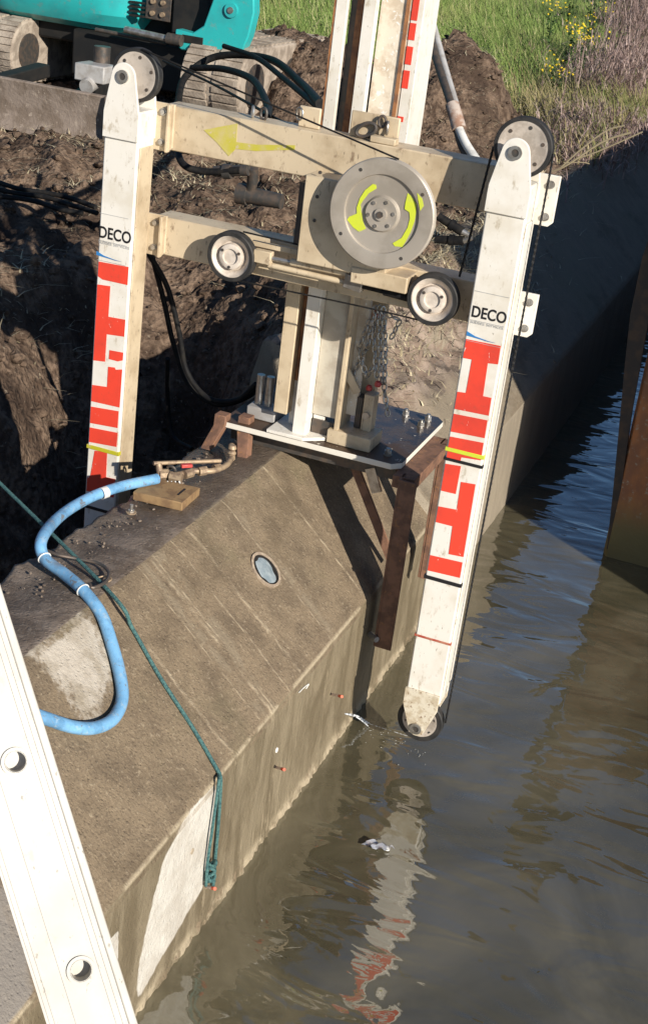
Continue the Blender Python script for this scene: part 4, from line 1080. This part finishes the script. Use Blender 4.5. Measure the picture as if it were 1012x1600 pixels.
# ------------------------------------------------------------------ grass, straw, weeds
def leafmat(name, cols, scale=1.5, rough=.6, tr=.25):
    m = Mat(name); a = m.attr('tone'); n = m.noise(scale, 4, .6)
    c = m.mix(a.ss(.1, .9), cols[0], cols[1]); c = m.mix(n.ss(.5, .68), c, cols[2])
    if len(cols) > 3: c = m.mix(a.ss(.9, .97), c, cols[3])
    m.set('Base Color', c); m.set('Roughness', rough); m.set('Specular IOR Level', .25)
    try: m.set('Subsurface Weight', 0.0)
    except Exception: pass
    return m.m
class Blades:
    def __init__(s): s.v, s.f, s.t = [], [], []
    def blade(s, p, h, lean, w_, tone, yaw=None, seg=3):
        yaw = random.uniform(0, 6.28) if yaw is None else yaw
        dx, dy = math.cos(yaw), math.sin(yaw); sx, sy = -dy*w_/2, dx*w_/2; b = len(s.v)
        for k in range(seg+1):
            t = k/seg; q = lean*t*t; ww = (1-t*.85)
            x, y, z = p[0]+dx*q, p[1]+dy*q, p[2]+h*t*(1-.25*t*min(1, lean/h))
            s.v += [(x-sx*ww, y-sy*ww, z), (x+sx*ww, y+sy*ww, z)]; s.t += [tone, tone]
        for k in range(seg): i = b+2*k; s.f.append((i, i+1, i+3, i+2))
    def build(s, name, mat, parent=None):
        o0 = Vector(parent['_w']) if parent is not None else Vector((0,0,0))
        me = bpy.data.meshes.new(name); me.from_pydata([(a-o0.x, b-o0.y, c-o0.z) for a, b, c in s.v], [], s.f)
        at = me.attributes.new('tone', 'FLOAT', 'POINT'); at.data.foreach_set('value', s.t); me.materials.append(mat)
        o = bpy.data.objects.new(name, me); COL.objects.link(o)
        if parent is not None: o.parent = parent
        return o
MGrass = leafmat('grass', [(.105,.165,.035), (.22,.30,.08), (.25,.27,.09), (.46,.42,.22)], .7)
MDryG = leafmat('dry_grass', [(.17,.16,.06), (.33,.27,.14), (.10,.13,.03), (.42,.36,.22)], 1.2)
MStraw = leafmat('straw', [(.36,.30,.19), (.58,.50,.34), (.28,.22,.14)], 3)
G = Blades(); D2 = Blades()
def inv(p):
    q = W2C.transposed() @ (Vector(p)-CAM); return (CX+F*q.x/q.z, CY+F*q.y/q.z)
random.seed(3); cnt = 0
for _ in range(400000):
    if cnt > 78000: break
    y = 11+20*(random.random()**1.15); x = random.uniform(-14, -1.9)
    pp = inv((x, y, 1.3))
    if not (-60 < pp[0] < 1075 and -90 < pp[1] < 300): continue
    g = green(x, y, None)
    if random.random() > g: continue
    z = gheight(x, y) if y < 15 else 1.08+.1*fbm(x*1.1, y*1.1, .3, 3)
    dry = sst(pp[0], 640, 900)*sst(pp[1], 60, 180)+.05+.35*sst(pp[1],110,190)
    c = fbm(x*1.2, y*1.2, 9, 3)
    h = random.uniform(.16, .42)*(1+.5*c)*(1-.45*sst(-y, -13.5, -11.5)); yaw = random.gauss(2.6, .9)
    (D2 if random.random() < dry else G).blade((x, y, z-.02), h, h*random.uniform(.3, .9), random.uniform(.012, .022), random.random(), yaw); cnt += 1
tag(G.build('grass', MGrass), 'tall green grass of the field behind the soil heaps', 'grass', kind='stuff')
tag(D2.build('dry_grass', MDryG), 'yellowing dry grass between the field and the wall', 'grass', kind='stuff')
ST = Blades(); random.seed(5)
def straw_patch(px, py, z, n, sx, sy, ln=.16):
    c = atz(px, py, z)
    for _ in range(n):
        x, y = c.x+random.gauss(0, sx), c.y+random.gauss(0, sy); h = random.uniform(.3, 1)*ln
        if x > -2.0 and y > 5.4: zz = 1.2 if x < far_top_x else 1.2-(x-far_top_x)*.92
        else: zz = gheight(x, y)
        a = random.uniform(0, 6.28); p = (x, y, zz+.005)
        ST.blade(p, random.uniform(0, .05), h, random.uniform(.005, .011), random.random(), a, 2)
straw_patch(410, 280, 1.1, 900, .5, .5); straw_patch(690, 400, 1.2, 2600, .2, .7, .14); straw_patch(715, 350, 1.2, 700, .2, .5, .14)
straw_patch(110, 235, 1.1, 900, .7, .2); straw_patch(60, 290, 1.1, 300, .5, .3); straw_patch(340, 330, 1.1, 400, .5, .4); straw_patch(40, 560, .6, 160, .2, .3)
straw_patch(660, 130, 1.6, 350, .35, .6); straw_patch(620, 500, 1.2, 260, .12, .3, .1); straw_patch(760, 280, 1.1, 700, .4, .7, .25)
tag(ST.build('straw', MStraw), 'loose straw and dead stalks scattered over the soil', 'straw', kind='stuff')

random.seed(11); cb_ = MB()
ICO = [(0,0,1)]+[(math.cos(a)*.89, math.sin(a)*.89, .45) for a in [2*math.pi*k/5 for k in range(5)]]+[(math.cos(a)*.89, math.sin(a)*.89, -.45) for a in [2*math.pi*(k+.5)/5 for k in range(5)]]+[(0,0,-1)]
ICF = [(0,1+k,1+(k+1)%5) for k in range(5)]+[(1+k,6+k,1+(k+1)%5) for k in range(5)]+[(6+k,6+(k+1)%5,1+(k+1)%5) for k in range(5)]+[(11,6+(k+1)%5,6+k) for k in range(5)]
def lump(b, p, r_):
    a = random.uniform(0, 6.3); c_, s_ = math.cos(a), math.sin(a); sx, sy, sz = [r_*random.uniform(.6, 1.25) for _ in range(3)]
    vs = []
    for x, y, z in ICO:
        k = random.uniform(.72, 1.2); x, y, z = x*sx*k, y*sy*k, z*sz*k*.8; vs.append((p[0]+x*c_-y*s_, p[1]+x*s_+y*c_, p[2]+z))
    b.add(vs, ICF)
n_ = 0
while n_ < 5200:
    y = random.uniform(4.0, 13.5); x = random.uniform(-8.5, -2.0)
    q = inv((x, y, .9))
    if not (-40 < q[0] < 800 and -30 < q[1] < 820): continue
    if random.random() > .25+1.6*max(0, fbm(x*1.7, y*1.7, 4, 3)+.15): continue
    if random.random() < green(x, y, None): continue
    r_ = random.uniform(.006, .02) if random.random() < .86 else random.uniform(.02, .048)
    if x < -4.6 and 8.8 < y < 9.4: continue
    lump(cb_, (x, y, gheight(x, y)+r_*.25), r_); n_ += 1
tag(cb_.build('soil_clods', MSoil, fix=False, angle=60), 'loose crumbs and clods of dark soil over the bank and trench', 'soil', kind='stuff')
random.seed(12); cb_ = MB()
for i in range(150):
    t = random.random(); y = 3.2+1.4*t; x = random.gauss(-1.95, .035) if random.random() < .6 else random.uniform(-2.02, -1.80)
    r_ = random.uniform(.002, .007)
    lump(cb_, (x, y, TZ-.004+r_*.2), r_)
p = atz(262, 722, TZ)
pass
tag(cb_.build('mud_crumbs', simple('dried_mud', (.24,.19,.15), (.16,.12,.09), 20, rough=.9, bump=.5), fix=False, angle=60), 'crumbs of mud along the broken back edge of the wall top', 'mud', kind='stuff')
MYf = simple('yellow_flower', (.85,.62,.02), (.7,.5,.02), 50, rough=.7, bump=0)
MLf = leafmat('weed_leaf', [(.03,.07,.02), (.07,.13,.035), (.05,.09,.02)], 4)
MDry = leafmat('dry_stem', [(.22,.15,.13), (.46,.35,.31), (.30,.21,.19)], 3)
def weed(px, py, h, lb, n_st=9, seed=0):
    random.seed(seed); c = atz(px, py, 1.1); c.z = 1.1
    w_ = thing('flowering_weed', c, lb, 'plant', 'yellow flowering weeds')
    B_ = Blades(); fl = MB()
    for k in range(n_st):
        a = random.uniform(0, 6.28); l = random.uniform(.1, .35)*h; hh = h*random.uniform(.7, 1)
        B_.blade(c+Vector((random.gauss(0,.04), random.gauss(0,.04), 0)), hh, l, .02, .3, a, 5)
        for j in range(14):
            t = random.uniform(.15, .9); q = c+Vector((math.cos(a)*l*t*t, math.sin(a)*l*t*t, hh*t))
            B_.blade(q, random.uniform(-.03, .06), random.uniform(.06, .13), .035, random.random(), None, 2)
        top = c+Vector((math.cos(a)*l, math.sin(a)*l, hh))
        for j in range(random.choice((0, 3, 5, 8))):
            q = top+Vector((random.gauss(0,.06), random.gauss(0,.06), random.gauss(0,.045)))
            fl.lathe([(.0001, .004), (.009, .007), (.014, 0)], q, (random.gauss(0,.4), random.gauss(-.4,.4), 1), 7)
    B_.build('leaves', MLf, w_)['kind'] = 'stuff'; fl.build('flowers', MYf, w_)['kind'] = 'stuff'
for i, (px, py, h, lb) in enumerate(((868,100,.8,'yellow flowering weed lowest and nearest the dry brambles'), (905,60,.85,'yellow flowering weed in the middle of the clump'), (850,40,.7,'yellow flowering weed at the left of the clump among tall grass'), (915,25,.9,'yellow flowering weed near the top edge beside the dry brambles'), (885,5,.8,'yellow flowering weed at the very top of the frame'), (860,125,.45,'low weed with a few yellow heads in the dry grass'), (895,95,.7,'yellow flowering weed touching the dry brambles'))):
    weed(px, py+45, h, lb, 7, 20+i)
def bramble(px, py, h, lb, n_=70, seed=0, sp=.5):
    random.seed(seed); c = atz(px, py, 1.1); c.z = 1.1
    w_ = thing('dry_bramble', c, lb, 'bush', 'dry brambles over the wall'); B_ = Blades()
    for k in range(n_*2):
        a = random.gauss(-.6, 1.6); q = c+Vector((random.gauss(0, sp*.5), random.gauss(0, sp), 0)); hh = h*random.uniform(.4, 1); l = random.uniform(.15, .6)*h
        B_.blade(q, hh, l, .014, random.random(), a, 5)
        for j in range(9):
            t = random.uniform(.2, 1); e = q+Vector((math.cos(a)*l*t*t, math.sin(a)*l*t*t, hh*t*(1-.2*t)))
            B_.blade(e, random.uniform(-.05, .16), random.uniform(.06, .2), .011, random.random(), None, 3)
    B_.build('twigs', MDry, w_)['kind'] = 'stuff'
for i, (px, py, h, n_, lb) in enumerate(((945,170,.95,150,'grey brown bramble rooted beside the yellow weeds'), (992,130,1.5,200,'grey brown bramble at the right edge above the shaded wall'), (925,225,.45,110,'low grey brown bramble spilling over the near wall edge'), (985,60,1.8,200,'tall grey brown bramble at the top right corner'), (900,255,.3,80,'lowest scrappy bramble beside the right leg pulley'))):
    bramble(px, py, h, lb, n_, 40+i)
# stems lying over the shaded wall
tw = thing('dead_branch', aty(880, 255, 10), 'thin forked dead branch lying out over the shaded wall', 'branch')
yb = 9.0
MB().tube([aty(862,268,yb), aty(885,258,yb), aty(940,222,yb), aty(985,207,yb)], .007, 6).build('stem', MStraw, tw)
MB().tube([aty(875,262,yb), aty(905,235,yb), aty(945,205,yb), aty(975,196,yb)], .005, 6).build('stem', MStraw, tw)
MB().tube([aty(895,250,yb), aty(935,236,yb), aty(1003,206,yb)], .005, 6).build('stem', MStraw, tw)
MB().tube([aty(880,254,yb), aty(910,254,yb), aty(920,256,yb)], .004, 6).build('stem', MStraw, tw)

for o in bpy.data.objects:
    if '_w' in o: del o['_w']
    for m in (o.data.materials if o.type == 'MESH' else []): pass
